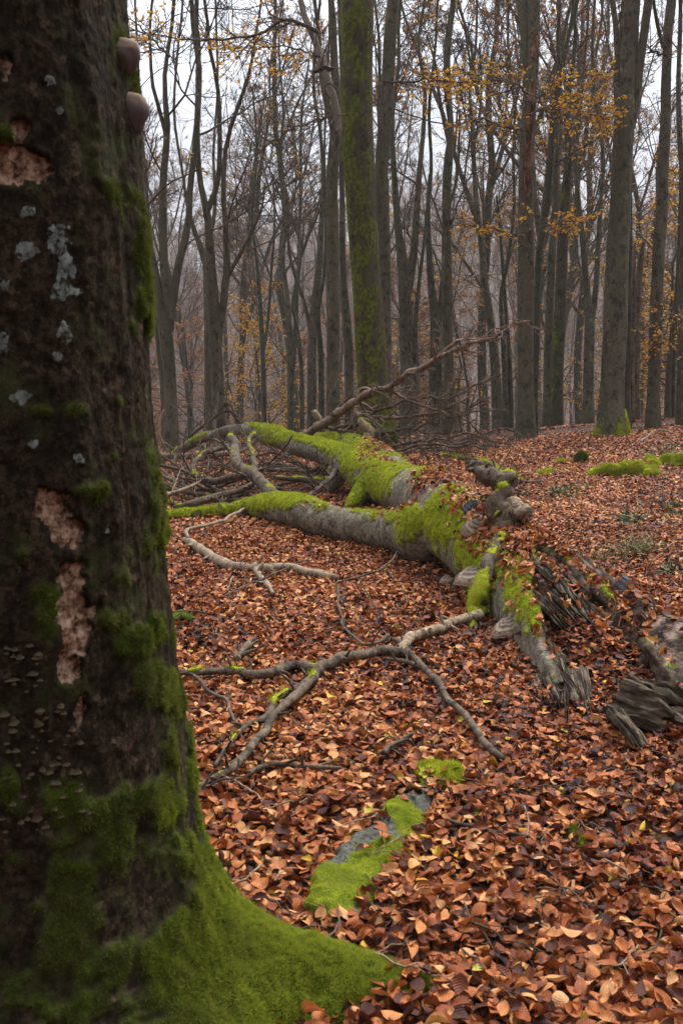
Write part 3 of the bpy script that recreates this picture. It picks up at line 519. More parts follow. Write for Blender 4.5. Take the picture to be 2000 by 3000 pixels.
def place(vars_, n, y0, y1, mind, half=.46, scl=(.8, 1.15), keep=None):
    k = 0; tries = 0
    while k < n and tries < n * 60:
        tries += 1; y = y0 + (y1 - y0) * rng.random() ** .75; x = (rng.random() * 2 - 1) * (half * y + 2)
        if keep is not None and not keep(x, y): continue
        if len(placed) and min(np.hypot(np.array(placed)[:, 0] - x, np.array(placed)[:, 1] - y)) < mind: continue
        if min(np.hypot(mains[:, 0] - x, mains[:, 1] - y)) < 1.2: continue
        placed.append((x, y)); src = vars_[int(rng.integers(len(vars_)))]
        o = src if not src.get('used') else copy_tree(src); src['used'] = 1
        if 'used' in o and o is not src: del o['used']
        s = rng.uniform(*scl); o.location = (x, y, float(H(x, y)) - .1); o.scale = (s, s, s * rng.uniform(.92, 1.08)); o.rotation_euler = (rng.normal() * .025, rng.normal() * .025, rng.random() * 6.28); k += 1
place(VAR, 18, 38, 62, 3.4); place(VAR, 66, 62, 150, 3.2)
place(SAP, 44, 34, 90, 1.8)
for o in VAR + SAP:
    if 'used' in o: del o['used']
for (x, y, Yd, k, s) in ((585, 900, 47, 0, 1.15), (612, 880, 52, 0, 1.1), (545, 900, 60, 2, 1.1), (1545, 930, 33, 0, 1.15), (1560, 930, 38, 0, 1.3), (1530, 930, 44, 0, 1.0), (910, 930, 40, 2, 1.1), (955, 930, 44, 1, 1.2), (690, 930, 52, 1, 1.2), (1262, 930, 36, 2, .9), (1390, 930, 44, 2, .9), (440, 930, 44, 1, 1.1), (1060, 930, 42, 1, 1.1)):
    p = at(x * S, y * S, Yd); o = copy_tree(SAP[k]); o.location = (p[0], p[1], float(H(p[0], p[1])) - .1); o.scale = (s, s, s * 1.1); o.rotation_euler = (0, 0, rng.random() * 6.28)
    if 'used' in o: del o['used']
# unseen beeches added around the photographer to shade the near side of everything
BK = []
for (x, y) in ((-2.5, -5), (1.8, -6.5), (4.5, -3.8), (-5.5, -1.5), (-4.6, 3.5), (7, 1.0), (-7.5, 7), (0, -10), (-4, -10), (5, -10), (10, -6), (-10, -5), (10, 6), (-9.5, 12)):
    o = copy_tree(VAR[int(rng.integers(6))]); o.location = (x, y, float(H(x, y)) - .1); o.rotation_euler = (0, 0, rng.random() * 6.28); o['label'] = 'unseen beech added near the photographer for shade'; o['group'] = 'beeches added around the photographer'
# wooded slope across the valley: one far mass
def far_wood():
    rng = np.random.default_rng(8); N = 2600; y = 150 + 290 * rng.random(N) ** .8; x = (rng.random(N) * 2 - 1) * (.45 * y + 15); z = H(x, y); h = rng.uniform(15, 22, N)
    K = 6; k = np.linspace(0, 1, K); P = np.stack([x[:, None] + np.cumsum(rng.normal(size=(N, K)) * .3, 1), y[:, None] + 0 * k, z[:, None] + h[:, None] * k], -1); R = .2 * (1 - k)[None] + .03 + 0 * h[:, None]
    P1, R1 = grow(P, R, 10, .3, .98, rad(40), .28, 4, .08, .15, .6, .04, rng); P2, R2 = grow(P1, R1, 5, .2, 1, rad(40), .5, 3, .04, .15, .8, .028, rng)
    V, f = join([tubes(P, R, 4), tubes(P1, R1, 3), tubes(P2, R2, 3)]); o = mk('far_woods', V, f, BRANCH); tag(o, 'hazy wooded slope across the valley', 'woods', kind='stuff')
    sel = rng.random(len(P2)) < .8; L = leaves_on(P2[sel], 3, rng, .30, .6); c = mk('far_leaves', L[0], L[1], RUST, o, {'leaf': L[2]})
far_wood()
# ================================================================ the big foreground trunk
def interp(x, xs, ys): return np.interp(x, xs, ys)
def foreground():
    rng = np.random.default_rng(21); Yc = 2.42
    epx = [(361, 0), (372, 120), (385, 220), (395, 300), (408, 383), (421, 638), (440, 893), (453, 1148), (478, 1403), (491, 1658), (510, 1850), (520, 1977), (548, 2168), (568, 2296), (600, 2423), (640, 2520), (675, 2590)]
    zt = []; at_ = []
    for (x, y) in epx:
        p = at(x, y, Yc); zt.append(p[2]); d = ray(x, y); at_.append(math.atan2(d[0], d[1]))
    zt = np.array(zt)[::-1]; at_ = np.array(at_)[::-1]
    na, nz = 620, 620
    z = np.concatenate([np.linspace(-.12, .30, 260), np.linspace(.302, 2.75, 310), np.linspace(2.77, 7.5, 50)])
    rb = interp(z, [-.12, 0, .15, .3, .5, .8, 1.3, 1.9, 2.6, 7.5], [.66, .60, .53, .475, .435, .405, .385, .372, .36, .30])   # the bole
    rs = interp(z, [-.12, -.02, .02, .06, .10, .135, .165, .20, .26, .32, .42, .6, .8, 1.2], [1.17, 1.11, 1.04, .93, .80, .69, .615, .56, .505, .475, .44, .42, .402, .387])   # its spreading root
    ang = interp(np.clip(z, zt[0], zt[-1]), zt, at_); xc = (Yc * np.sin(ang) - rb) / np.cos(ang)
    lo = z < zt[2]; xc[lo] = np.interp(zt[2], z, xc); xc = np.where(z < .75, np.minimum(xc, np.interp(.75, z, xc)), xc); xc[z > 2.44] = np.interp(2.44, z, xc) - (z[z > 2.44] - 2.44) * .04
    c75 = np.interp(.75, z, xc); xc = np.where(z < .75, c75, xc)
    a = np.linspace(0, 2 * np.pi, na, endpoint=False)
    def lobe(t0, s, p=1.6): d = (a - t0 + np.pi) % (2 * np.pi) - np.pi; return np.exp(-np.abs(d / s) ** p)
    L0 = lobe(rad(1), rad(10.5)); L1 = lobe(rad(-42), rad(24)) ; L2 = lobe(rad(-100), rad(26)); L3 = lobe(rad(150), rad(25)); L4 = lobe(rad(80), rad(20))
    wide = lobe(rad(3), rad(40))
    ex = rs - rb; soft = np.minimum(ex, .12)
    r = rb[:, None] + ex[:, None] * L0[None] + (soft[:, None] * .40) * wide[None] * (1 - L0[None]) + ex[:, None] * (.22 * L1 + .3 * L2 + .6 * L3 + .5 * L4)[None]
    Pn = np.stack([np.cos(a)[None] * 1.2 + 0 * z[:, None], np.sin(a)[None] * 1.2 + 0 * z[:, None], z[:, None] * .8 + 0 * a[None]], -1)
    r = r + .035 * fbm(Pn, 1.6, 3, 4) + .010 * fbm(Pn * np.array([1, 1, .5]), 8, 4, 5)
    x = xc[:, None] + r * np.cos(a); y = Yc + r * np.sin(a); zz = z[:, None] + 0 * a
    zz = zz + .02 * L0[None] * 0
    V = np.stack([x, y, zz], -1).reshape(-1, 3); f = gridf(len(z), na, True)
    px, py = proj(V); N = vnormals(V, f); front = V[:, 1] < Yc + .25
    nA = fbm(V, 5, 4, 40); nB = fbm(V, 16, 3, 44); nC = fbm(V * np.array([1, 1, 1.5]), 38, 3, 47)
    def blob(L): 
        m_ = np.full(len(V), -1.)
        for (bx, by, rx, ry) in L: m_ = np.maximum(m_, 1 - np.hypot((px - bx) / rx, (py - by) / ry))
        return m_
    wood = blob([(45, 480, 85, 48), (110, 490, 50, 42), (60, 375, 30, 36), (155, 1500, 55, 66), (190, 1560, 48, 40), (210, 1690, 46, 52), (225, 1780, 48, 80), (235, 1870, 46, 72), (205, 1945, 34, 40), (240, 2100, 24, 50), (20, 190, 20, 46)])
    wood = sst(.0, .16, wood + .8 * nB + .5 * nA + .6 * nC) * front
    lich = blob([(75, 735, 42, 36), (172, 700, 38, 50), (190, 790, 30, 60), (170, 850, 32, 36), (205, 850, 55, 22), (190, 975, 25, 48), (172, 1040, 22, 18), (65, 1165, 36, 28), (95, 1298, 22, 20), (18, 840, 25, 20), (230, 1340, 22, 16), (150, 240, 20, 26), (175, 320, 16, 16), (10, 1000, 22, 36), (315, 1555, 12, 12), (80, 620, 24, 20)])
    lich = sst(.05, .25, lich + .55 * nC + .3 * nB) * front
    # moss: rich to the right and the foot, thin streaks above
    side = sst(.25, 1.0, np.cos(np.arctan2(V[:, 1] - Yc, V[:, 0] - np.repeat(xc, na)) - rad(2)))
    h = V[:, 2]
    lowr = sst(1.02, .55, h) * (1.0 * side + .10) ; foot_ = sst(.5, .10, h) * .75
    edge = sst(.94, 1.0, side) * .45 * (h > .9)
    mo = lowr * 1.0 + foot_ + edge + 1.15 * nA + .85 * nB - .54 - .9 * wood
    tuft = blob([(300, 1430, 110, 70), (335, 1340, 60, 50), (250, 1435, 60, 40), (120, 1200, 90, 40), (220, 1200, 60, 40), (350, 1180, 30, 30), (60, 240, 70, 40), (60, 1620, 90, 60), (140, 1750, 70, 80), (330, 1820, 70, 60), (400, 1880, 100, 70), (455, 2000, 80, 90), (20, 400, 50, 40), (20, 2300, 40, 100), (420, 880, 25, 60), (415, 680, 16, 60), (436, 950, 16, 80), (470, 1560, 16, 70)])
    mo = mo + np.clip(tuft, 0, 1) * 1.1
    moss = sst(.0, .7, mo)
    rough_ = .005 * nC + .005 * fbm(V * np.array([1, 1, .6]), 13, 4, 60) - .006 * sst(.25, .6, fbm(V * np.array([1, 1, .45]), 20, 3, 62))
    disp = rough_ * (1 - .4 * moss) + moss * (.008 + .009 * fbm(V, 26, 3, 52) + .008 * fbm(V, 8, 2, 53) + .008 * fbm(V, 60, 2, 54)) + wood * (-.020 + .014 * fbm(V * np.array([1, 1, 1.2]), 36, 3, 70)) + lich * .002
    V = V + N * disp[:, None]
    root = thing('beech_tree', 'huge dark close beech trunk with mossy root flare filling the left side', 'tree', (-.85, Yc, 0))
    m = M('foreground_bark', .9, .10)
    st = m.scaled(m.co, (1, 1, .8)); n1 = m.noise(5, 8, .7, st); n2 = m.noise(30, 6, .72, m.scaled(m.co, (1, 1, .75))); n3 = m.noise(14, 6, .7, m.scaled(m.co, (1, 1, .5)))
    c = m.ramp(n1, [(.3, (.018, .012, .007)), (.5, (.040, .027, .016)), (.7, (.082, .056, .034))])
    c = m.mix(m.ramp(n3, [(.4, 0), (.7, .7)]), c, (.045, .035, .022)); c = m.mix(m.ramp(n2, [(.42, .8), (.58, 0)]), c, (.012, .009, .006))
    c = m.mix(m.ramp(m.noise(75, 4, .75), [(.46, .7), (.54, 0)]), c, (.008, .006, .004)); c = m.mix(m.ramp(m.noise(19, 5, .75), [(.58, 0), (.66, .6)]), c, (.12, .08, .052)); c = m.mix(m.ramp(m.noise(7.3, 5), [(.55, 0), (.7, .45)]), c, (.05, .065, .018))
    wd = m.ramp(m.math('ADD', m.attr('wood'), m.math('MULTIPLY', m.math('SUBTRACT', m.noise(28, 5, .75), .5), 2.6)), [(.5, 0), (.85, .8)]); c = m.mix(wd, c, m.mix(m.ramp(m.noise(13, 4, .7), [(.45, 0), (.65, .4)]), m.ramp(m.noise(46, 5, .75), [(.40, (.08, .035, .02)), (.49, (.36, .21, .135)), (.60, (.66, .46, .33))]), (.2, .105, .06)))
    c = m.mix(m.ramp(m.math('ADD', m.attr('lich'), m.math('MULTIPLY', m.math('SUBTRACT', m.noise(48, 4, .75), .5), 3.2)), [(.75, 0), (1.0, .8)]), c, m.ramp(m.noise(60, 3), [(.35, (.09, .105, .09)), (.65, (.25, .28, .25))]))
    ms = m.attr('moss'); c = m.mix(ms, c, m.mix(m.noise(50, 4), (.02, .03, .004), (.085, .12, .012))); m.col(c)
    m.bump(m.math('ADD', m.math('ADD', n2, m.math('MULTIPLY', n1, .6)), m.math('MULTIPLY', m.noise(90, 3), m.math('MULTIPLY', ms, 1.2))), .85, .012)
    tr = mk('trunk', V, f, m.m, root, {'wood': wood, 'lich': lich, 'moss': moss})
    # moss fur, only where it grows
    vis = moss * (V[:, 2] > -.02) * (V[:, 2] < 2.7) * (V[:, 1] < Yc + .5); dn = 1.
    bl = blades(V, f, vis * sst(.15, .9, moss), 420000, .0075, .0020, rng, 420000, .1)
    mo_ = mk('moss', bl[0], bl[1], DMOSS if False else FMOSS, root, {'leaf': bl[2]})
    # rows of little bracket fungi on the face, and two knobs on the right edge
    bv = BVHTree.FromPolygons(V[: (len(z) - 1) * na].tolist(), f[: (len(z) - 2) * na].tolist())
    def hit(x_, y_):
        d = Vector(ray(x_, y_)).normalized(); return bv.ray_cast(Vector((0, 0, CAMZ)), d)[:2]
    m = M('small_bracket', .8, .2); rr_ = m.attr('ring'); m.col(m.mix(m.ramp(m.noise(7, 3), [(.4, 0), (.6, 1)]), m.ramp(rr_, [(0, (.02, .014, .008)), (.6, (.05, .034, .02)), (1, (.10, .068, .04))]), m.ramp(rr_, [(0, (.025, .022, .01)), (.7, (.05, .042, .02)), (1, (.10, .08, .042))]))); SBR = m.m
    metas = [bracket_data(.024, .015, .010, 300 + k) for k in range(4)]; n = 0
    tries = 0
    while n < 96 and tries < 800:
        tries += 1
        y_ = 1880 + 560 * rng.random() ** .9; x_ = rng.uniform(8, 110 + 150 * sst(1850, 2250, y_)); y_ = round(y_ / 19) * 19 + rng.normal() * 6
        p, nn = hit(x_, y_)
        if p is None:
            if tries < 4: print("MISS", x_, y_, bv.find_nearest(Vector(at(x_, y_, 2.0))))
            continue
        V_, f_, A_ = metas[n % 4]; s = rng.uniform(.25, .8); o = bracket_place('bracket_fungus', V_ * np.array([s, s * rng.uniform(.8, 1.5), s * rng.uniform(.8, 1.6)]), f_, A_, p, nn, SBR, tr, .25, rng.uniform(-.1, .35)); n += 1
    m = M('knob_fungus', .8, .2); rr_ = m.attr('ring'); m.col(m.mix(m.noise(18, 3), m.ramp(rr_, [(0, (.50, .34, .21)), (.26, (.34, .23, .15)), (.4, (.12, .092, .085)), (1, (.085, .06, .055))]), (.12, .095, .09))); m.bump(m.noise(60, 3), .4, .004)
    for (x_, y_, wd_, dp, th) in ((352, 172, .085, .058, .085), (392, 330, .07, .042, .09)):
        q = at(x_, y_, Yc - .02); k = bv.find_nearest(Vector(q)); V_, f_, A_ = knob_data(wd_, dp, th, int(x_)); nn = Vector((.93, -.36, 0)).normalized()
        bracket_place('bracket_fungus', V_, f_, A_, Vector(q), nn, m.m, tr)
    return root, V, f
def bracket_data(w_, dp, th, seed, nr=18, na=26, knob=False):
    """a shelf: x out from the bark, y across, z up; ring 0 at the bark, 1 at the rim, 1..2 underneath"""
    th_ = np.linspace(-1, 1, na)[None] * rad(92); r = np.linspace(0, 1, nr)[:, None]
    rim = 1 + .24 * fbm(np.stack([np.cos(th_) * 2, np.sin(th_) * 2, th_ * 0 + seed], -1), 1.3, 3, seed)
    top = th * (1 - r ** 1.8) * .9 + .03 * th * np.sin(r * 26) * r + .06 * th * fbm(np.stack([r * np.cos(th_), r * np.sin(th_), 0 * r * th_ + seed], -1), 5, 3, seed)
    X = r * np.cos(th_) * dp * rim; Y_ = r * np.sin(th_) * w_ / 2 * rim
    Vt = np.stack([X, Y_, top + 0 * X], -1); r2 = r[::-1]; X2 = r2 * np.cos(th_) * dp * rim * .97; Y2 = r2 * np.sin(th_) * w_ / 2 * rim * .97
    bot = -th * .30 * (1 - r2 ** 2) - th * .10; Vb = np.stack([X2, Y2, bot + 0 * X2], -1)
    V = np.concatenate([Vt, Vb]); f = gridf(2 * nr, na); A = np.concatenate([r + 0 * th_, (2 - r2) + 0 * th_ ]).ravel(); A = np.clip(A, 0, 2)
    return V.reshape(-1, 3), f, A
def knob_data(w_, dp, th, seed):
    u = np.linspace(0, np.pi, 30)[:, None]; v = np.linspace(-1, 1, 30)[None] * rad(100)
    rr = np.sin(u) ** .8; X = rr * np.cos(v) * dp * (1 + .25 * np.cos(u)); Y_ = rr * np.sin(v) * w_ / 2; Z = np.cos(u) * th / 2 + 0 * v
    Z = Z - .25 * th * (np.cos(v) > .2) * 0; V = np.stack([X, Y_, Z], -1) * (1 + .20 * fbm(np.stack([X, Y_, Z], -1), 28, 4, seed))[..., None]
    A = (1 - np.cos(u)) / 2 + 0 * v; return V.reshape(-1, 3), gridf(30, 30), A.ravel()
def bracket_place(name, V, f, A, p, nn, mat, parent, sink=.15, droop=0.):
    o_ = Vector((nn.x, nn.y, nn.z * .3)).normalized(); y_ = Vector((0, 0, 1)).cross(o_).normalized(); z_ = o_.cross(y_)
    if droop: z_ = (z_ + o_ * droop).normalized(); o_ = y_.cross(z_)
    B = np.array([o_, y_, z_]); dp = V[:, 0].max(); W = (V - np.array([dp * sink, 0, 0])) @ B + np.array(p)
    return mk(name, W, f, mat, parent, {'ring': A})
m = M('near_moss', .9, .15)
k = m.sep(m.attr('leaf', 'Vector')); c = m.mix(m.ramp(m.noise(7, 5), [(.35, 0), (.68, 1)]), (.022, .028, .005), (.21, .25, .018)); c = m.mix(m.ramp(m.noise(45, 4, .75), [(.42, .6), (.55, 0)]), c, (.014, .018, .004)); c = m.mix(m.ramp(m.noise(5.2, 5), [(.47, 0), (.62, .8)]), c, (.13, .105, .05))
c = m.mix(m.ramp(m.math('ADD', m.sep(m.co)[0], m.math('MULTIPLY', m.noise(6, 4), .5)), [(.62, 0), (.95, .9)]), c, m.mix(m.noise(25, 3), (.24, .29, .018), (.64, .68, .07))); c = m.mix(m.math('MULTIPLY', k[0], .4), c, (.20, .25, .05)); m.col(m.mix(k[1], m.mix(.65, c, (.008, .012, .002)), c)); m.trans(c, .2); FMOSS = m.m  # moss brighter to the right and root: its own colour plus painted light
FG, FGV, FGF = foreground()
# ================================================================ the fallen tree
def station(px, top, bot, Yov=None):
    """a limb lying on the ground: its silhouette top and bottom rows at column px -> centre and radius"""
    Yc = gnd(px, bot)[1] if Yov is None else Yov
    p = at(px, (top + bot) / 2, Yc); r = (bot - top) / 2 / F * np.linalg.norm(p - [0, 0, CAMZ]); p = at(px, (top + bot) / 2, Yc + (r * .6 if Yov is None else 0)); return [*p, r]
def C(px, py, Y, r): return [*at(px, py, Y), r]
hol0 = [[1.00, 9.1, .38, .34], [1.14, 8.4, .35, .36], [1.28, 7.5, .21, .36], [1.36, 6.75, .12, .355], [1.38, 6.0, .09, .35], [1.39, 5.3, .07, .34], [1.39, 4.9, .05, .33]]
low = [C(1330, 1525, 9.1, .33), station(1265, 1468, 1662), station(1200, 1492, 1640), station(1100, 1500, 1609), station(1000, 1487, 1589), station(900, 1456, 1560), station(830, 1446, 1538), station(780, 1452, 1528), station(740, 1462, 1512), station(660, 1478, 1514), station(560, 1492, 1524), station(470, 1500, 1530)]
upp = [C(1330, 1520, 9.1, .33), C(1262, 1462, 10.6, .315), C(1164, 1432, 12.3, .285), C(1088, 1396, 13.3, .265), C(1011, 1350, 14.3, .21), C(935, 1321, 15.2, .18), C(858, 1300, 16, .162), C(797, 1276, 17, .168), C(746, 1262, 17.6, .125), C(680, 1261, 18.3, .105), C(628, 1272, 18.8, .078), C(577, 1292, 19.2, .09), C(535, 1316, 19.5, .085), C(505, 1336, 19.7, .06), C(470, 1352, 20, .045)]
upp2 = [C(1180, 1430, 12.3, .26), C(1130, 1372, 13.6, .25), C(1075, 1335, 14.6, .23), C(1020, 1310, 15.6, .19), C(960, 1296, 16.4, .15), C(925, 1290, 17.2, .10)]
foot1 = [C(1110, 1410, 12.9, .2), C(1060, 1450, 12.75, .13), C(1035, 1478, 12.6, .09), C(1020, 1492, 12.5, .04)]
knob2 = [C(1010, 1345, 14.3, .15), C(985, 1400, 14.3, .14), C(965, 1440, 14.25, .05)]
def solid(q, n, sides=40):
    p = resample(q, n); P = p[None, :, :3]; R = p[None, :, 3].copy(); P = np.concatenate([P[:, :1], P, P[:, -1:]], 1); R = np.concatenate([R[:, :1] * .02, R, R[:, -1:] * .02], 1)
    P[0, 0] -= nrm(P[0, 2] - P[0, 1]) * .02; P[0, -1] += nrm(P[0, -2] - P[0, -3]) * .02; return tubes(P, np.maximum(R, .002), sides)
def trough(q, n=110, ns=60, thick=.05):
    p = resample(q, n); c, r = p[:, :3], p[:, 3]; T_ = nrm(np.gradient(c, axis=0)); side = nrm(np.cross(T_, [0, 0, 1.])); up = np.cross(side, T_)
    s = np.linspace(0, 1, n); nz1 = fbm(np.stack([s * 14, s * 0, s * 0], -1), 1, 3, 12); nz2 = fbm(np.stack([s * 14, s * 0, s * 0 + 9], -1), 1, 3, 14)
    # angle from straight down reached on the left (camera side) and on the right
    aL = np.interp(s, [0, .50, .58, .70, .85, 1], [182, 182, 152, 132, 116, 98]) + 22 * nz1 * sst(.45, .6, s); aR = np.interp(s, [0, .50, .58, .72, .88, 1], [182, 182, 155, 136, 118, 92]) + 18 * nz2 * sst(.42, .6, s)
    v = np.linspace(0, 1, ns)[None]; A = -rad(1) * aL[:, None] + rad(1) * (aL + aR)[:, None] * v
    jag = fbm(np.stack([A * 2.4, 0 * A, 0 * A], -1), 1.6, 3, 21) * .34
    ends = c[:, None] + T_[:, None] * (jag * (s ** 10)[:, None])[..., None]
    def surf(k, rev=False):
        rr = (r[:, None] * k)[..., None]; V = ends + rr * (np.sin(A)[..., None] * side[:, None] - np.cos(A)[..., None] * up[:, None]); return V[:, ::-1] if rev else V
    th = 1 - thick * (1.3 + 0 * s)[:, None] / r[:, None]; loop = np.concatenate([surf(np.ones_like(A)), surf(np.broadcast_to(th, A.shape), True)], 1)
    V = loop.reshape(-1, 3); m_ = 2 * ns; f = gridf(n, m_, True)
    caps = []
    for row in (0, n - 1):
        b = row * m_; j = np.arange(ns - 1); caps.append(np.stack([b + j, b + j + 1, b + m_ - 2 - j, b + m_ - 1 - j], -1))
    return V, [np.concatenate([f[:, ::-1]] + caps)]
def remesh(parts, vox, smooth=3):
    V, Fs = join(parts); o = mk('tmp', V, Fs, None); md = o.modifiers.new('r', 'REMESH'); md.mode = 'VOXEL'; md.voxel_size = vox
    if smooth: s_ = o.modifiers.new('s', 'SMOOTH'); s_.iterations = smooth; s_.factor = .5
    dg = bpy.context.evaluated_depsgraph_get(); ev = o.evaluated_get(dg); me = ev.to_mesh()
    n = len(me.vertices); V = np.empty(n * 3, np.float32); me.vertices.foreach_get('co', V); V = V.reshape(-1, 3).astype(float)
    q = np.empty(len(me.loops), np.int32); me.loops.foreach_get('vertex_index', q); lt = np.empty(len(me.polygons), np.int32); me.polygons.foreach_get('loop_total', lt)
    assert (lt == 4).all(); ev.to_mesh_clear(); bpy.data.objects.remove(o); return V, q.reshape(-1, 4)
FV, FFc = remesh([trough(hol0), solid(low, 90), solid(upp, 140), solid(upp2, 50), solid(foot1, 20), solid(knob2, 16)], .016, 4)
N_ = vnormals(FV, FFc)
sgn = 1.
def blobs(V, L):
    px, py = proj(V); m_ = np.zeros(len(V))
    for (bx, by, rx, ry, a) in L: m_ = m_ + a * np.clip(1.25 - np.hypot((px - bx) / rx, (py - by) / ry), 0, 1)
    return m_
def axisdist(V, q):
    p = resample(q, 120); d = np.full(len(V), 1e9); rr = np.zeros(len(V))
    for k in range(0, 120): 
        e = np.linalg.norm(V - p[k, :3], axis=1); u = e < d; d[u] = e[u]; rr[u] = p[k, 3]
    return d, rr
dA, rA = axisdist(FV, hol0); inner = (dA < rA - .028) & (FV[:, 1] < 7.6)
n5 = fbm(FV, 3, 4, 80); n6 = fbm(FV, 9, 4, 81); n7 = fbm(FV, 26, 3, 82)
wood = sst(0, 1, inner * 1.) ; near_end = sst(6.2, 5.4, FV[:, 1] + .5 * n5); wood = np.maximum(wood, near_end * sst(-.2, .4, n6 + .2) * 0)
B_ = blobs(FV, [(1300, 1560, 130, 110, 1.5), (1200, 1530, 70, 50, 1.0), (1340, 1480, 80, 50, .9), (1500, 1700, 60, 80, 1.3), (1545, 1790, 60, 70, 1.2), (1560, 1690, 60, 40, .8), (1370, 1650, 60, 70, .9), (860, 1455, 110, 45, 1.6), (760, 1475, 60, 40, 1.2), (640, 1500, 120, 30, 1.3), (500, 1510, 60, 40, 1.2),
    (790, 1280, 45, 55, 1.7), (870, 1275, 60, 26, 1.2), (940, 1290, 50, 30, 1.3), (1000, 1330, 60, 60, 1.4), (1080, 1400, 80, 80, 1.5), (1040, 1450, 60, 50, 1.2), (1130, 1440, 50, 60, .5), (560, 1290, 35, 25, 1.5), (500, 1330, 40, 25, 1), (745, 1250, 25, 10, .9), (1060, 1310, 60, 30, 1.0), (1230, 1380, 40, 20, .5), (1120, 1650, 40, 30, .3),
    (1000, 1540, 90, 45, -.8), (900, 1510, 60, 45, -.7), (1110, 1560, 60, 40, -.4), (1210, 1440, 60, 40, -.9), (680, 1262, 60, 22, -1.2), (860, 1315, 50, 22, -1), (930, 1335, 50, 22, -1), (1620, 1930, 80, 120, -.5)])
moss = sst(.05, .75, (.75 * N_[:, 2] + 1.1 * n5 + .7 * n6 + .6 * n7 + .80 * B_ - .56)) * (1 - wood)
disp = .013 * n5 + .006 * n6 + .003 * n7 + moss * (.013 + .013 * n6 + .012 * n7 + .008 * fbm(FV, 14, 2, 83))
grain = fbm(FV @ np.array([[1, .25, 0], [-.25, 1, 0], [0, 0, 1]]) * np.array([1, .12, 1]), 40, 3, 90)
disp = disp * (1 - .5 * wood) + (.012 * grain) * np.maximum(wood, sst(6.4, 5.6, FV[:, 1])) + .0
FV = FV + N_ * disp[:, None]
m = M('fallen_bark', .82, .22)
n1 = m.noise(2.2, 6, .65); n2 = m.noise(26, 5, .65); n3 = m.noise(8, 5, .6)
c = m.ramp(n1, [(.3, (.09, .072, .048)), (.5, (.17, .14, .10)), (.72, (.29, .25, .185))]); c = m.mix(m.ramp(n2, [(.38, .75), (.55, 0)]), c, (.05, .042, .028))
c = m.mix(m.ramp(n3, [(.5, 0), (.72, .6)]), c, (.10, .10, .05)); c = m.mix(m.ramp(m.noise(11, 5, .7), [(.54, 0), (.62, .8)]), c, (.035, .028, .02)); c = m.mix(m.ramp(m.noise(6, 5, .75), [(.56, 0), (.64, .7)]), c, (.30, .27, .21)); c = m.mix(m.ramp(m.noise(17, 3), [(.66, 0), (.72, .7)]), c, (.24, .10, .03))
wm = m.attr('wood'); c = m.mix(wm, c, m.ramp(m.noise(30, 5, .65, m.scaled(m.co, (1, .16, 1))), [(.3, (.015, .009, .006)), (.5, (.075, .05, .033)), (.75, (.20, .15, .105))]))
ms = m.attr('moss'); c = m.mix(ms, c, m.mix(m.ramp(m.noise(30, 4), [(.38, 0), (.62, 1)]), (.06, .085, .006), (.36, .42, .016))); m.col(c)
cr = m.vor(5, m.scaled(m.co, (1, 1, 2)), 'Distance'); m.bump(m.math('ADD', m.math('ADD', n2, n3), m.math('MULTIPLY', m.noise(70, 3), m.math('MULTIPLY', ms, 1.5))), .8, .02); FBARK = m.m
b0 = gnd(1400, 1740); FT = thing('fallen_tree', 'hollow broken fallen beech with two mossy limbs lying across the litter', 'fallen tree', (1.2, 7.5, 0))
mk('trunk', FV, FFc, FBARK, FT, {'moss': moss, 'wood': wood})
bl = blades(FV, FFc, moss, 60000, .0145, .0042, np.random.default_rng(4), 300000, .2)
mk('moss', bl[0], bl[1], MOSS, FT, {'leaf': bl[2]})
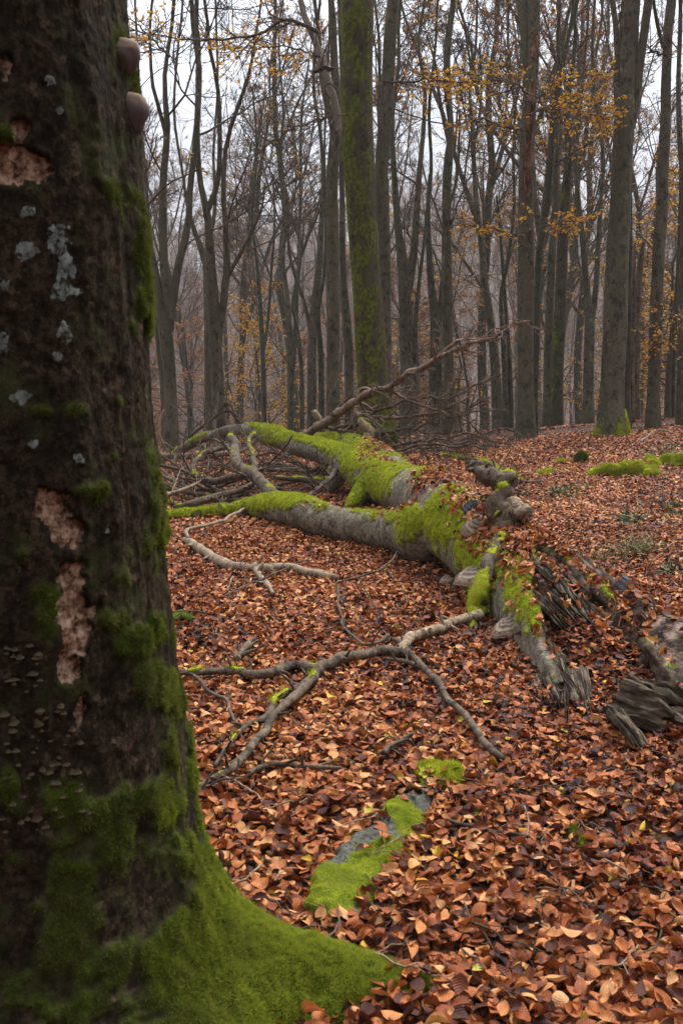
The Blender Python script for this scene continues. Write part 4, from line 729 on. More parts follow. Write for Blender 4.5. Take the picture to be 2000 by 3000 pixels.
# --- branches of the fallen tree: (material, [(px,py,Y,width px)...])
def blob_noise(P, amp, rng): P = P.copy(); P[1:-1] += rng.normal(size=P[1:-1].shape) * amp; return P
def bough(root, pts, mat, seed, twigs=0, tl=.6, name='branch', sides=12, mossy=0., knobs=.12, lev=2, amp=.012, twmat=None, upk=.02, n=None, mossmat=None, clear=.0, gn=.0):
    rng = np.random.default_rng(seed); q = [[*atc(x, y, Y, w_ * .66 / 2 / F * Y * .8 + clear), w_ * (.66 if w_ > 6 else .9) / 2 / F] for x, y, Y, w_ in pts]; q = np.array(q); q[:, 3] *= q[:, 1]; n = n or max(16, len(pts) * 9)
    p = resample(q, n); P = p[:, :3] + np.stack([fbm(p[:, :3], 5, 3, seed + q_) for q_ in range(3)], -1) * amp * 1.8; R = p[:, 3] * (1 + .7 * knobs * fbm(P, 1 / max(p[0, 3], .01) * .12, 3, seed)); R = np.maximum(R, .0025)
    P2 = np.concatenate([P[:1] - (P[1] - P[0]) * .05, P, P[-1:] + (P[-1:] - P[-2:-1]) * .05]); R2 = np.concatenate([[R[0] * .05], R, [R[-1] * .05]])
    V, f = trunkmesh(P2, R2, sides, rng, .07, 1.2)
    if gn: rr_ = float(R.max()); V = V + vnormals(V, f) * (gn * rr_ * (1.2 * fbm(V, .9 / rr_, 4, seed + 9) + .5 * np.abs(fbm(V, 2.5 / rr_, 3, seed + 10))))[:, None]
    parts = [(V, f)]
    if pts[0][3] > 20:
        A, Ra = grow(P[None], R[None], 9, .05, .98, rad(62), .12, 4, .0, .2, .6, .004, rng, absL=1.); parts.append(tubes(A, Ra, 6))
    if twigs:
        A, Ra = grow(P[None], R[None], twigs, .15, .99, rad(50), tl, 7, upk, .2, .5, .0035, rng, absL=1.); parts.append(tubes(A, rough(A, Ra, .08, rng), 5))
        if lev > 1: B2, Rb = grow(A, Ra, 4, .2, .98, rad(45), .5, 5, upk, .2, .65, .0026, rng); parts.append(tubes(B2, Rb, 4))
        if lev > 2: B3, Rc = grow(B2, Rb, 3, .2, .98, rad(45), .5, 4, upk, .2, .7, .0022, rng); parts.append(tubes(B3, Rc, 3))
    Vj, fj = join(parts); o = mk(name, Vj, fj, mat, root)
    if mossy:
        N = vnormals(V, f); mm = sst(.1, .7, N[:, 2] * .7 + 1.5 * fbm(V, 4.5, 4, seed + 5) + mossy - .95); bl = blades(V, f, mm, 42000, .022, .0045, rng, 30000, .3)
        Vs = V + N * (.012 * mm)[:, None] - N * (.01 * (mm < .2))[:, None]; A_ = np.tile([.4, .45, 0.], (len(Vs), 1)); 
        if bl: Vj, fj = join([(Vs, f), (bl[0], bl[1])]); mk('moss', Vj, fj, mossmat or MOSS, o, {'leaf': np.concatenate([A_, bl[2]])})
    return o
# mossy stub coming down off the bole and the bare bough it feeds
bough(FT, [(1462, 1575, 7.15, 56), (1440, 1640, 6.85, 66), (1424, 1700, 6.7, 72), (1410, 1745, 6.64, 74), (1398, 1790, 6.6, 68), (1390, 1825, 6.56, 54), (1384, 1850, 6.54, 30)], DEADW, 60, mossy=1.0, sides=24, gn=.25)
bough(FT, [(1408, 1800, 7.05, 50), (1370, 1812, 7.0, 46), (1325, 1822, 6.95, 44), (1280, 1842, 6.9, 46), (1235, 1856, 6.85, 48), (1205, 1866, 6.8, 46), (1190, 1888, 6.7, 42), (1180, 1912, 6.55, 34)], PALE, 61, sides=18, knobs=.3, clear=0.055, gn=.22, n=70)
bough(FT, [(1405, 1790, 7.05, 46), (1385, 1830, 7.0, 40), (1378, 1852, 6.95, 26)], DEADW, 66, sides=14)
bough(FT, [(1185, 1908, 6.58, 46), (1150, 1906, 6.5, 50), (1090, 1908, 6.4, 46), (1030, 1925, 6.3, 42), (985, 1935, 6.2, 46), (940, 1952, 6.1, 44), (905, 1965, 6.05, 50)], DEADW, 62, twigs=0, sides=18, knobs=.35, clear=0.055, gn=.22, n=70)
bough(FT, [(925, 1962, 6.08, 46), (890, 1948, 6.05, 40), (840, 1950, 6.0, 42), (800, 1972, 5.95, 42), (750, 1978, 5.9, 44), (700, 1970, 5.88, 38), (650, 1968, 5.85, 32), (580, 1970, 5.8, 30), (520, 1970, 5.8, 26), (440, 1972, 5.8, 24)], DEADW, 63, mossy=.12, sides=16, knobs=.3, clear=0.055, gn=.22, n=70)
bough(FT, [(930, 1958, 6.08, 48), (905, 2000, 5.9, 46), (850, 2050, 5.6, 42), (800, 2100, 5.35, 36), (770, 2150, 5.1, 36), (720, 2205, 4.85, 36), (670, 2250, 4.65, 34), (620, 2285, 4.5, 28), (575, 2310, 4.4, 20)], DEADW, 64, mossy=.25, sides=16, knobs=.3, clear=0.05, gn=.22, n=70)
bough(FT, [(910, 2000, 5.9, 34), (860, 2022, 5.75, 34), (815, 2052, 5.6, 34), (780, 2095, 5.42, 28), (715, 2128, 5.25, 26), (680, 2170, 5.1, 20), (625, 2240, 4.8, 16)], BRANCH, 65, mossy=.45, sides=12, knobs=.3, clear=0.04)
bough(FT, [(1150, 1868, 6.4, 20), (1170, 1880, 6.35, 26), (1200, 1918, 6.2, 34), (1240, 1955, 6.0, 30), (1275, 1990, 5.8, 36), (1310, 2045, 5.5, 30), (1370, 2110, 5.2, 32), (1410, 2165, 5.0, 34), (1450, 2205, 4.85, 36), (1478, 2228, 4.75, 26)], DEADW, 67, sides=14, knobs=.22, clear=0.05)
bough(FT, [(1240, 1952, 6.0, 26), (1190, 1938, 6.1, 20), (1150, 1930, 6.2, 18), (1120, 1928, 6.25, 14)], DEADW, 68, sides=10, clear=0.055)
bough(FT, [(1140, 1860, 6.4, 22), (1110, 1880, 6.4, 14), (1070, 1890, 6.4, 14), (1040, 1870, 6.45, 12), (1000, 1822, 6.6, 13), (992, 1780, 6.75, 12), (990, 1720, 6.95, 11), (992, 1703, 7.0, 10), (1060, 1688, 7.1, 10), (1110, 1672, 7.2, 9), (1150, 1635, 7.4, 6), (1163, 1615, 7.45, 3)], BRANCH, 69, twigs=3, tl=.3, sides=8, lev=1, clear=0.055)
bough(FT, [(1000, 1775, 6.75, 10), (1012, 1750, 6.75, 7), (1018, 1735, 6.75, 4)], BRANCH, 70, sides=6)
bough(FT, [(1050, 1688, 7.1, 6), (1090, 1760, 6.9, 5), (1120, 1830, 6.7, 4), (1125, 1855, 6.6, 3)], BRANCH, 71, sides=6)
bough(FT, [(535, 1972, 5.8, 18), (575, 1990, 5.75, 18), (610, 2022, 5.6, 16), (665, 2060, 5.45, 18), (680, 2095, 5.35, 16), (710, 2125, 5.25, 14)], BRANCH, 72, sides=8, knobs=.3, clear=0.055)
bough(FT, [(985, 1945, 6.2, 14), (980, 2000, 6.05, 12), (978, 2040, 5.9, 10)], BRANCH, 73, sides=6)
# gnarled upright broken branch on top of the bole
bough(FT, [(1470, 1580, 7.35, 101), (1480, 1540, 7.4, 95), (1462, 1500, 7.45, 110), (1452, 1480, 7.45, 86), (1468, 1450, 7.5, 73), (1478, 1420, 7.55, 67), (1485, 1395, 7.6, 73)], DEADW, 74, sides=32, knobs=.55, amp=.03, mossy=.1, gn=.45, n=44)
bough(FT, [(1460, 1505, 7.45, 91), (1490, 1495, 7.4, 95), (1520, 1502, 7.35, 89), (1548, 1512, 7.3, 79)], PALE, 75, sides=32, knobs=.3, mossy=.05, name='branch_stub', gn=.45, n=44)
bough(FT, [(1370, 1368, 7.9, 51), (1400, 1376, 7.8, 51), (1432, 1388, 7.7, 58), (1450, 1405, 7.6, 61), (1470, 1420, 7.55, 86), (1492, 1425, 7.5, 77)], DEADW, 76, sides=32, knobs=.55, amp=.03, gn=.45, n=44)
bough(FT, [(1478, 1425, 7.55, 89), (1485, 1408, 7.58, 61), (1490, 1388, 7.6, 17)], REDW, 77, sides=32, knobs=.6, amp=.04, gn=.45, n=44)
bough(FT, [(1440, 1345, 8.1, 8), (1450, 1372, 8.05, 12), (1456, 1400, 7.95, 16), (1446, 1440, 7.8, 15), (1438, 1500, 7.7, 13), (1442, 1560, 7.55, 14), (1436, 1620, 7.4, 18), (1430, 1670, 7.3, 16)], BRANCH, 78, twigs=14, tl=.35, sides=8, knobs=.4, upk=-.12)
bough(FT, [(1340, 1690, 7.9, 8), (1310, 1740, 7.8, 6), (1300, 1780, 7.7, 3)], BRANCH, 79, twigs=6, tl=.3, sides=6, upk=-.15)
bough(FT, [(1455, 1385, 8.05, 6), (1500, 1310, 8.2, 4), (1508, 1285, 8.3, 3)], DEADW, 80, sides=6)
# crown: boughs left of the limbs
D = [((DEADW, .3), [(815, 1470, 11.9, 80), (790, 1440, 12.2, 70), (765, 1410, 12.6, 62), (735, 1385, 13.0, 60), (700, 1365, 13.6, 62), (688, 1330, 14.2, 54), (690, 1300, 14.8, 48), (676, 1280, 15.2, 40)], 4),
     ((DEADW, .5), [(745, 1400, 13.2, 40), (745, 1360, 13.8, 34), (735, 1320, 14.4, 26), (728, 1290, 15, 22), (745, 1270, 15.5, 18)], 5),
     ((DEADW, .3), [(715, 1395, 13, 30), (670, 1400, 13.2, 40), (630, 1412, 13.4, 40), (590, 1400, 13.6, 34), (560, 1380, 14, 30), (575, 1350, 14.4, 30), (620, 1320, 15, 26), (680, 1300, 15.6, 22)], 7),
     ((DEADW, .35), [(740, 1420, 12.6, 30), (690, 1440, 12.5, 34), (630, 1455, 12.3, 40), (590, 1468, 12.1, 40), (550, 1480, 12, 38), (520, 1490, 12, 30)], 5),
     ((DEADW, .6), [(745, 1415, 12.9, 24), (720, 1425, 12.8, 22), (708, 1440, 12.7, 14)], 2),
     ((BRANCH, .0), [(560, 1275, 18.5, 16), (600, 1245, 18.4, 15), (640, 1215, 18.2, 14), (672, 1203, 18, 15), (690, 1222, 18, 16), (705, 1240, 18.1, 16), (722, 1250, 18.2, 18)], 10),
     ((BRANCH, .0), [(672, 1203, 18, 12), (660, 1185, 18, 9), (664, 1183, 18, 9), (680, 1190, 18, 10), (692, 1225, 18, 14)], 3),
     ((PALE, .0), [(742, 1250, 17.8, 14), (748, 1232, 17.7, 14), (752, 1218, 17.6, 10)], 2),
     ((BRANCH, .0), [(515, 1330, 18, 16), (512, 1370, 17.5, 16), (515, 1395, 17.2, 8)], 4),
     ((DEADW, .2), [(470, 1392, 15, 22), (510, 1408, 14.6, 24), (545, 1425, 14.2, 14)], 3),
     ((PALE, .0), [(465, 1455, 12.6, 22), (520, 1440, 12.8, 20), (570, 1420, 13, 16), (590, 1405, 13.1, 10)], 3),
     ((DEADW, .8), [(470, 1468, 12.6, 26), (510, 1475, 12.5, 22), (545, 1486, 12.3, 12)], 2),
     ((BRANCH, .5), [(800, 1400, 14.6, 20), (860, 1405, 14.6, 30), (930, 1408, 14.5, 34), (1000, 1405, 14.4, 24)], 3),
     ((BRANCH, .0), [(985, 1380, 13.9, 30), (960, 1410, 13.4, 26), (930, 1432, 13, 24), (905, 1452, 12.7, 22)], 5),
     ((DEADW, .0), [(780, 1378, 15, 22), (850, 1376, 15, 24), (905, 1384, 15, 16)], 8),
     ((BRANCH, .0), [(560, 1330, 17, 14), (575, 1365, 16.6, 11), (590, 1380, 16.4, 6)], 6),
     ((BRANCH, .0), [(600, 1300, 17, 14), (610, 1350, 16.4, 10), (605, 1385, 16, 5)], 7),
     ((PALE, .0), [(478, 1200, 20, 10), (465, 1260, 20, 16), (480, 1300, 20, 14), (500, 1345, 20, 10)], 4),
     ((DEADW, .0), [(1000, 1270, 16.5, 34), (1030, 1245, 16.3, 24), (1045, 1215, 16.3, 20)], 2)]
for k, ((mm_, ms_), pts, tw) in enumerate(D):
    pts = [(x_, y_, Y_, w_ * .84) for x_, y_, Y_, w_ in pts]
    bough(FT, pts, mm_, 100 + k, twigs=tw, tl=.7, mossy=ms_, lev=3, sides=14 if pts[0][3] > 25 else 9, knobs=.3)
bough(FT, [(1060, 1330, 14.9, 60), (1075, 1290, 15, 50), (1085, 1265, 15, 40), (1062, 1240, 15, 34), (1055, 1228, 15, 22)], PALE, 130, mossy=.7, sides=16)
bough(FT, [(955, 1262, 16.6, 34), (940, 1235, 16.6, 30), (925, 1212, 16.6, 30), (918, 1208, 16.6, 20)], PALE, 131, sides=14, name='branch_stub')
# the tall bare bough and its fan of twigs
E = [(REDW, [(860, 1282, 16.8, 25), (900, 1272, 16.6, 35), (950, 1243, 16.2, 37), (985, 1215, 16.0, 37), (1025, 1190, 15.8, 35), (1050, 1168, 15.6, 32), (1100, 1148, 15.4, 30), (1150, 1128, 15.2, 25), (1180, 1105, 15.1, 25), (1220, 1080, 15.0, 24), (1270, 1050, 14.9, 23), (1300, 1040, 14.8, 21), (1350, 1017, 14.8, 23), (1400, 1000, 14.7, 18), (1440, 993, 14.7, 17), (1470, 975, 14.6, 13), (1510, 950, 14.6, 10), (1553, 941, 14.6, 5)], 14, .5),
     (REDW, [(1285, 1042, 14.9, 17), (1320, 1010, 14.8, 15), (1370, 995, 14.8, 12), (1410, 990, 14.7, 10), (1430, 970, 14.7, 8), (1480, 955, 14.6, 7), (1505, 942, 14.6, 5)], 8, .4),
     (REDW, [(1440, 995, 14.7, 14), (1465, 993, 14.7, 10)], 0, .2),
     (REDW, [(1040, 1180, 15.6, 17), (1048, 1155, 15.6, 16), (1060, 1144, 15.6, 16), (1090, 1142, 15.5, 15), (1130, 1148, 15.4, 15), (1165, 1155, 15.3, 13), (1195, 1172, 15.2, 12), (1250, 1190, 15.1, 11), (1310, 1212, 15.0, 8)], 8, .6),
     (REDW, [(1022, 1196, 15.8, 18), (1045, 1212, 15.7, 19), (1080, 1222, 15.6, 18), (1140, 1228, 15.5, 17), (1180, 1222, 15.4, 15), (1240, 1212, 15.3, 14), (1290, 1205, 15.2, 12), (1320, 1190, 15.1, 10), (1390, 1155, 15.0, 5)], 10, .6),
     (DEADW, [(1078, 1222, 15.6, 14), (1110, 1205, 15.5, 13), (1150, 1188, 15.4, 12), (1200, 1168, 15.3, 11), (1260, 1168, 15.2, 9), (1310, 1172, 15.1, 8), (1350, 1150, 15, 7), (1400, 1125, 15, 6), (1440, 1110, 15, 5), (1482, 1076, 15, 3)], 10, .7),
     (DEADW, [(1060, 1230, 15.5, 20), (1100, 1250, 15.4, 20), (1120, 1265, 15.3, 16), (1180, 1258, 15.2, 12), (1260, 1270, 15.1, 9), (1340, 1250, 15, 7), (1385, 1230, 15, 4)], 10, .6),
     (DEADW, [(980, 1255, 16, 18), (1020, 1248, 15.9, 18), (1050, 1240, 15.7, 18), (1060, 1232, 15.6, 18)], 4, .5),
     (DEADW, [(1120, 1265, 15.3, 16), (1135, 1290, 15.2, 22), (1130, 1300, 15, 16)], 4, .5),
     (DEADW, [(1075, 1300, 15, 16), (1150, 1302, 14.9, 14), (1210, 1290, 14.8, 12), (1290, 1290, 14.6, 9), (1385, 1266, 14.5, 6), (1430, 1285, 14.5, 4), (1500, 1300, 14.5, 3)], 14, .6),
     (DEADW, [(1160, 1325, 14.4, 12), (1220, 1300, 14.4, 12), (1300, 1305, 14.3, 10), (1400, 1300, 14.3, 6)], 12, .5),
     (DEADW, [(1200, 1262, 15.1, 10), (1260, 1235, 15.1, 8), (1330, 1215, 15, 7), (1420, 1205, 15, 5), (1495, 1190, 15, 3)], 8, .5),
     (REDW, [(1220, 1262, 15, 18), (1235, 1300, 14.9, 20), (1245, 1325, 14.8, 10)], 1, .3),
     (DEADW, [(1330, 1215, 14.8, 7), (1400, 1262, 14.7, 6), (1450, 1292, 14.6, 5), (1510, 1285, 14.6, 3)], 8, .4)]
for k, (mm_, pts, tw, tl_) in enumerate(E): bough(FT, pts, mm_, 140 + k, twigs=int(tw * 1.6), tl=tl_ * 1.15, lev=3, sides=9, knobs=.25, upk=.02, twmat=BRANCH, amp=.035)
# brackets on the bole
bvF = BVHTree.FromPolygons(FV.tolist(), FFc.tolist())
m = M('bracket_fungus', .8, .2); rr_ = m.attr('ring'); st = m.math('SINE', m.math('ADD', m.math('MULTIPLY', rr_, 60.), m.math('MULTIPLY', m.noise(20, 3), 6.))); c = m.ramp(rr_, [(0, (.09, .065, .045)), (.22, (.17, .13, .10)), (.34, (.30, .23, .16)), (.42, (.17, .10, .06)), (.47, (.13, .07, .045)), (.5, (.42, .33, .25)), (.54, (.16, .08, .05)), (1, (.09, .05, .035))])
c = m.mix(m.ramp(st, [(.2, 0), (1, .3)]), c, (.085, .05, .032)); m.col(m.mix(m.ramp(m.noise(30, 3), [(.4, 0), (.7, .35)]), c, (.22, .17, .13))); m.bump(m.math('ADD', st, m.noise(50, 3)), .5, .008); m.m.node_tree.nodes; BRK = m.m
for nd in BRK.node_tree.nodes:
    if nd.type == 'ATTRIBUTE':
        # ring runs 0..2 (top then underside); halve it for the ramp
        mn = BRK.node_tree.nodes.new('ShaderNodeMath'); mn.operation = 'MULTIPLY'; mn.inputs[1].default_value = .5
        outs = [l.to_socket for l in nd.outputs['Fac'].links]
        for s_ in outs: BRK.node_tree.links.new(mn.outputs[0], s_)
        BRK.node_tree.links.new(nd.outputs['Fac'], mn.inputs[0])
m = M('grey_bracket', .75, .25); rr_ = m.attr('ring'); st = m.math('SINE', m.math('MULTIPLY', rr_, 26.)); m.col(m.mix(m.ramp(st, [(.3, 0), (1, .5)]), m.ramp(m.noise(16, 4), [(.3, (.04, .037, .04)), (.7, (.11, .10, .105))]), (.05, .045, .05))); m.bump(m.math('ADD', st, m.noise(50, 3)), .6, .008); GBRK = m.m
for (x_, y_, Y_, w_, dp, th, nx, ny, mt_, dr, lb) in ((1392, 1545, 8.0, .30, .17, .09, -.35, -.95, BRK, .75, 'pale fan bracket'), (1378, 1688, 7.72, .30, .20, .085, -.75, -.66, BRK, .30, 'layered bracket'), (1312, 1700, 7.95, .15, .09, .05, -.8, -.6, BRK, .3, None), (1480, 1835, 6.85, .21, .16, .06, -.75, -.66, BRK, .42, 'brown bracket'), (1375, 1492, 8.35, .20, .12, .10, -.3, -.95, GBRK, .5, 'dark hoof bracket'), (1395, 1515, 8.2, .12, .08, .05, -.3, -.9, GBRK, .5, None), (1812, 1735, 6.1, .20, .20, .13, .65, -.75, GBRK, .55, 'big grey bracket')):
    V_, f_, A_ = bracket_data(w_, dp, th, int(x_), 26, 34); hq = bvF.ray_cast(Vector((0, 0, CAMZ)), Vector(ray(x_ + 14, y_)).normalized())[0]; hq = np.array(hq) if hq is not None and abs(hq[1] - Y_) < 1.5 else at(x_, y_, Y_)
    o = bracket_place('bracket_fungus', V_, f_, A_, Vector(hq), Vector((nx, ny, 0)).normalized(), mt_, FT, .1, dr)
# splinters and slabs of torn wood
m = M('splintered_wood', .85, .15); n1 = m.noise(10, 5, .7); g_ = m.attr('grain', 'Vector'); gn = m.noise(1., 6, .65, m.scaled(g_, (3.5, 26, 26)))
c = m.ramp(gn, [(.38, (.009, .006, .004)), (.50, (.048, .034, .022)), (.60, (.17, .135, .095)), (.76, (.30, .24, .17))]); c = m.mix(m.ramp(n1, [(.45, 0), (.7, .6)]), c, (.06, .045, .03)); m.col(c); m.bump(gn, 1, .02); SPL = m.m
def shard(root, a, b, w_, th, seed, mat=None, name='splinter', fork=0, bend=.012, up=None, tail=1.):
    """a torn slab from a to b, w wide, tapering to ragged points"""
    rng = np.random.default_rng(seed); a = np.array(a, float); b = np.array(b, float); L = np.linalg.norm(b - a); T_ = (b - a) / L
    up = nrm(np.array(up if up is not None else [rng.normal() * .3, -.5, 1.])); s_ = nrm(np.cross(T_, up)); up = np.cross(s_, T_); nl, nw = 44, 25; t = np.linspace(0, 1, nl); v = np.linspace(-1, 1, nw)
    tt, vv = np.meshgrid(t, v, indexing='ij'); fq = 1.3 + .5 * (seed % 3); ph = (vv * fq + seed * .37) % 1.; jag = np.abs(ph * 2 - 1) + .5 * fbm(np.stack([vv * 5, 0 * vv + seed, 0 * vv], -1), 1.5, 2, seed); length = 1 - tail * (.50 * np.clip(jag, 0, 1.2) + .15 * np.abs(vv)); start = .06 * fbm(np.stack([vv * 3, 0 * vv, 0 * vv + seed], -1), 2, 2, seed + 3)
    X_ = start + tt * (length - start); wd_ = w_ / 2 * (1 - tail * .55 * X_ ** 2) * (1 + .12 * fbm(np.stack([X_ * 4, 0 * X_, 0 * X_ + seed], -1), 1, 2, 3))
    rid = fbm(np.stack([X_ * 1.2, vv * 7, 0 * vv + seed], -1), 1.6, 4, seed) * th * .9; edge = (1 - np.abs(vv) ** 3); tip = np.clip((1 - tt) * 6, .08, 1)
    base = a + T_ * (X_ * L)[..., None] + s_ * (vv * wd_)[..., None] + up * (np.sin(X_ * 3.1) * bend * L)[..., None]
    top = base + up * ((th / 2 * edge + .003) * tip + rid * tip)[..., None]; bot = base - up * ((th / 2 * edge + .003) * tip - rid * .5 * tip)[..., None]
    V = np.concatenate([top.reshape(-1, 3), bot.reshape(-1, 3)]); g = gridf(nl, nw); n_ = nl * nw; f = [g, g[:, ::-1] + n_]; e = []
    for c0 in (0, nw - 1): i = np.arange(nl - 1) * nw + c0; e.append(np.stack([i, i + nw, i + nw + n_, i + n_], -1))
    for r_ in (0, nl - 1): i = r_ * nw + np.arange(nw - 1); e.append(np.stack([i, i + 1, i + 1 + n_, i + n_], -1))
    G = np.stack([X_ * L, vv * w_ / 2, 0 * vv + seed * .37], -1).reshape(-1, 3); return mk(name, V, [np.concatenate(f + e)], mat or SPL, root, {'grain': np.concatenate([G, G + [0, 0, .05]])})
SH = [((1530, 1660, 7.2), (1705, 1835, 6.2), .12, .04), ((1545, 1720, 7.0), (1690, 1868, 6.0), .12, .04), ((1560, 1630, 6.95), (1700, 1790, 6.1), .15, .06), ((1625, 1640, 6.85), (1790, 1800, 6.0), .16, .06), ((1600, 1690, 6.6), (1760, 1850, 5.9), .12, .05), ((1700, 1770, 6.2), (1880, 1930, 5.4), .14, .06), ((1800, 1800, 5.9), (1960, 1900, 5.4), .14, .06), ((1480, 1660, 7.35), (1590, 1700, 6.95), .11, .04), ((1562, 1810, 6.6), (1636, 1935, 5.85), .09, .04), ((1585, 1980, 5.8), (1640, 2100, 5.15), .11, .04), ((1560, 1985, 5.8), (1600, 2075, 5.25), .09, .03), ((1655, 1960, 5.6), (1662, 2150, 5.0), .05, .03), ((1690, 1960, 5.5), (1728, 2125, 5.05), .10, .03), ((1670, 2010, 5.4), (1702, 2105, 5.1), .08, .03), ((1620, 1900, 5.9), (1665, 2030, 5.35), .08, .04),
      ((1630, 1620, 7.5), (1860, 1800, 6.0), .26, .08), ((1640, 1680, 7.0), (1800, 1800, 6.15), .2, .06), ((1590, 1665, 7.2), (1690, 1655, 7.0), .12, .04), ((1740, 1720, 6.5), (1850, 1860, 5.75), .2, .07), ((1600, 1870, 6.1), (1650, 1940, 5.7), .10, .04), ((1575, 1930, 6.0), (1610, 2010, 5.5), .09, .04)]
for k, (a, b, w_, th) in enumerate(SH): shard(FT, atc(*a, .03 + .12 * (k < 4)), atc(*b, .03 + .06 * (k < 3)), w_, th, 400 + k)
_r = np.random.default_rng(9)
for k in range(16):
    s = _r.random(); a_ = (1490 + 160 * s + _r.normal() * 12, 1720 + 300 * s + _r.normal() * 14, 6.75 - 1.5 * s); b_ = (a_[0] + _r.uniform(30, 80), a_[1] + _r.uniform(60, 120), a_[2] - .35)
    shard(FT, atc(*a_, .05 + .1 * (1 - s)), atc(*b_, .02), _r.uniform(.025, .06), .02, 500 + k, bend=_r.normal() * .05)
for k in range(18):
    s = _r.random(); a_ = (1650 + 170 * s, 1650 + 130 * s, 7.2 - 1.2 * s); b_ = (a_[0] + _r.uniform(50, 110), a_[1] + _r.uniform(50, 110), a_[2] - .5)
    shard(FT, atc(*a_, .12), atc(*b_, .08), _r.uniform(.04, .10), .035, 520 + k, bend=_r.normal() * .05)
# rotten root mass at the near end and the slab running out of the picture
def lump(pts, vox, seed, amp=.06, mat=None, root=None, name='root_mass', fr=6.):
    parts = [solid(q, 24, 20) for q in pts]; V, f = remesh(parts, vox, 2); N = vnormals(V, f); V = V + N * (amp * fbm(V, fr, 5, seed) + amp * .4 * fbm(V * np.array([1, 1, .4]), fr * 4, 3, seed + 1))[:, None]; return mk(name, V, f, mat, root), V, f
m = M('rotten_wood', .85, .2); n1 = m.noise(14, 6, .7, m.scaled(m.co, (1, .5, 1))); c = m.ramp(n1, [(.34, (.012, .007, .005)), (.5, (.055, .033, .022)), (.72, (.17, .115, .08))]); m.col(c); m.bump(n1, 1, .06); ROT = m.m
lump([[C(1800, 1760, 6.2, .14), C(1855, 1800, 5.95, .15), C(1900, 1835, 5.75, .10)], [C(1850, 1830, 5.8, .16), C(1880, 1870, 5.6, .13), C(1840, 1920, 5.45, .09), C(1825, 1960, 5.3, .06)], [C(1900, 1860, 5.6, .10), C(1895, 1920, 5.4, .06), C(1885, 1955, 5.25, .045)], [C(1870, 1880, 5.6, .13), C(1790, 1850, 5.8, .08)]], .013, 31, .07, ROT, FT)
m = M('pinkish_dead_wood', .85, .2); n1 = m.noise(9, 6, .7); n2 = m.noise(60, 4, .6, m.scaled(m.co, (1, 1, 2))); c = m.ramp(n1, [(.42, (.02, .013, .01)), (.50, (.13, .082, .06)), (.62, (.34, .235, .18))]); c = m.mix(m.ramp(m.noise(5, 4), [(.5, 0), (.62, .85)]), c, (.06, .05, .042)); c = m.mix(m.ramp(m.noise(21, 3), [(.66, 0), (.7, .8)]), c, (.14, .17, .02)); m.col(c); m.bump(m.math('ADD', n1, m.math('MULTIPLY', n2, .4)), 1, .04)
RL = thing('rotten_log', 'pinkish barkless rotten log leaving the picture at the right edge', 'log', gnd(1980, 2060)); o, LV, LF_ = lump([[C(1880, 1840, 5.95, .10), C(1935, 1890, 5.7, .20), C(1985, 1945, 5.5, .27), C(2060, 2010, 5.35, .30), C(2200, 2110, 5.2, .30)], [C(1955, 1955, 5.3, .12), C(2000, 2030, 5.1, .10), C(2080, 2060, 5.1, .12)]], .014, 35, .022, m.m, RL, 'log')
WS = thing('wood_slab', 'broad grey splintered wood slab lying below the rotten log', 'wood slab', gnd(1880, 2080)); shard(WS, atc(1805, 2045, 5.1, .12), atc(1985, 2098, 4.8, .10), .26, .07, 450, name='slab', tail=.45, up=[.05, -.75, .65]); shard(WS, atc(1850, 2015, 5.2, .16), atc(2040, 2062, 4.95, .14), .14, .05, 451, name='slab', tail=.5, up=[0, -.6, .8])
WS = thing('wood_slab', 'narrow weathered stick of split wood pointing down right', 'wood slab', gnd(1830, 2130)); shard(WS, atc(1798, 2092, 4.75, .10), atc(1890, 2195, 4.35, .07), .08, .035, 452, name='slab', tail=.35)
WS = thing('wood_slab', 'split wood fragment cut by the right edge under the slab', 'wood slab', gnd(1960, 2090)); shard(WS, atc(1930, 2078, 4.95, .09), atc(2040, 2128, 4.75, .08), .09, .04, 453, name='slab', tail=.4)
# ================================================================ things on the ground
def on_ground(pts, lift=.0): 
    out = []
    for (x, y, w_) in pts: g = gnd(x, y, lift); out.append((x, y, g[1], w_))
    return out
def stick(label, pts, mat, seed, twigs=0, tl=.3, mossy=0, lift=.06, cat='branch', name='fallen_branch', group=None, subs=(), **k):
    q = on_ground(pts, lift); root = thing(name, label, cat, gnd(pts[0][0], pts[0][1]), group); bough(root, q, mat, seed, twigs, tl, 'stem', mossy=mossy, **k)
    for j, s_ in enumerate(subs): bough(root, on_ground(s_, lift), mat, seed + 50 + j, 0, 0, 'side_branch', **k)
    return root
stick('pale weathered fallen branch with a drooping fork left of the bare ground', [(540, 1580, 34), (570, 1598, 40), (620, 1630, 48), (670, 1655, 50), (720, 1662, 46), (765, 1668, 44), (830, 1662, 36), (900, 1676, 38), (985, 1692, 34)], PALE, 170, lift=.06, sides=18, knobs=.35, subs=[[(750, 1660, 36), (765, 1690, 30), (785, 1715, 26), (800, 1738, 14)]])
stick('thin pale crooked branch leaning onto the lower mossy limb', [(550, 1575, 16), (545, 1555, 18), (575, 1545, 14), (640, 1528, 15), (690, 1505, 14), (730, 1488, 12), (782, 1482, 10)], PALE, 171, lift=.10, sides=10)
stick('dark bent stick lying left of the lower slab', [(735, 2270, 24), (800, 2238, 30), (850, 2232, 22), (900, 2240, 22), (960, 2248, 20), (1005, 2250, 16)], DEADW, 172, lift=.06, sides=12)
stick('dark stick running under the foreground trunk edge', [(560, 2320, 22), (620, 2300, 20), (670, 2290, 18), (735, 2272, 18)], BRANCH, 173, lift=.06, sides=10)
stick('short black lichen-spotted stick between the two forks', [(1120, 2212, 24), (1160, 2185, 28), (1205, 2155, 22)], BRANCH, 174, lift=.06, sides=10)
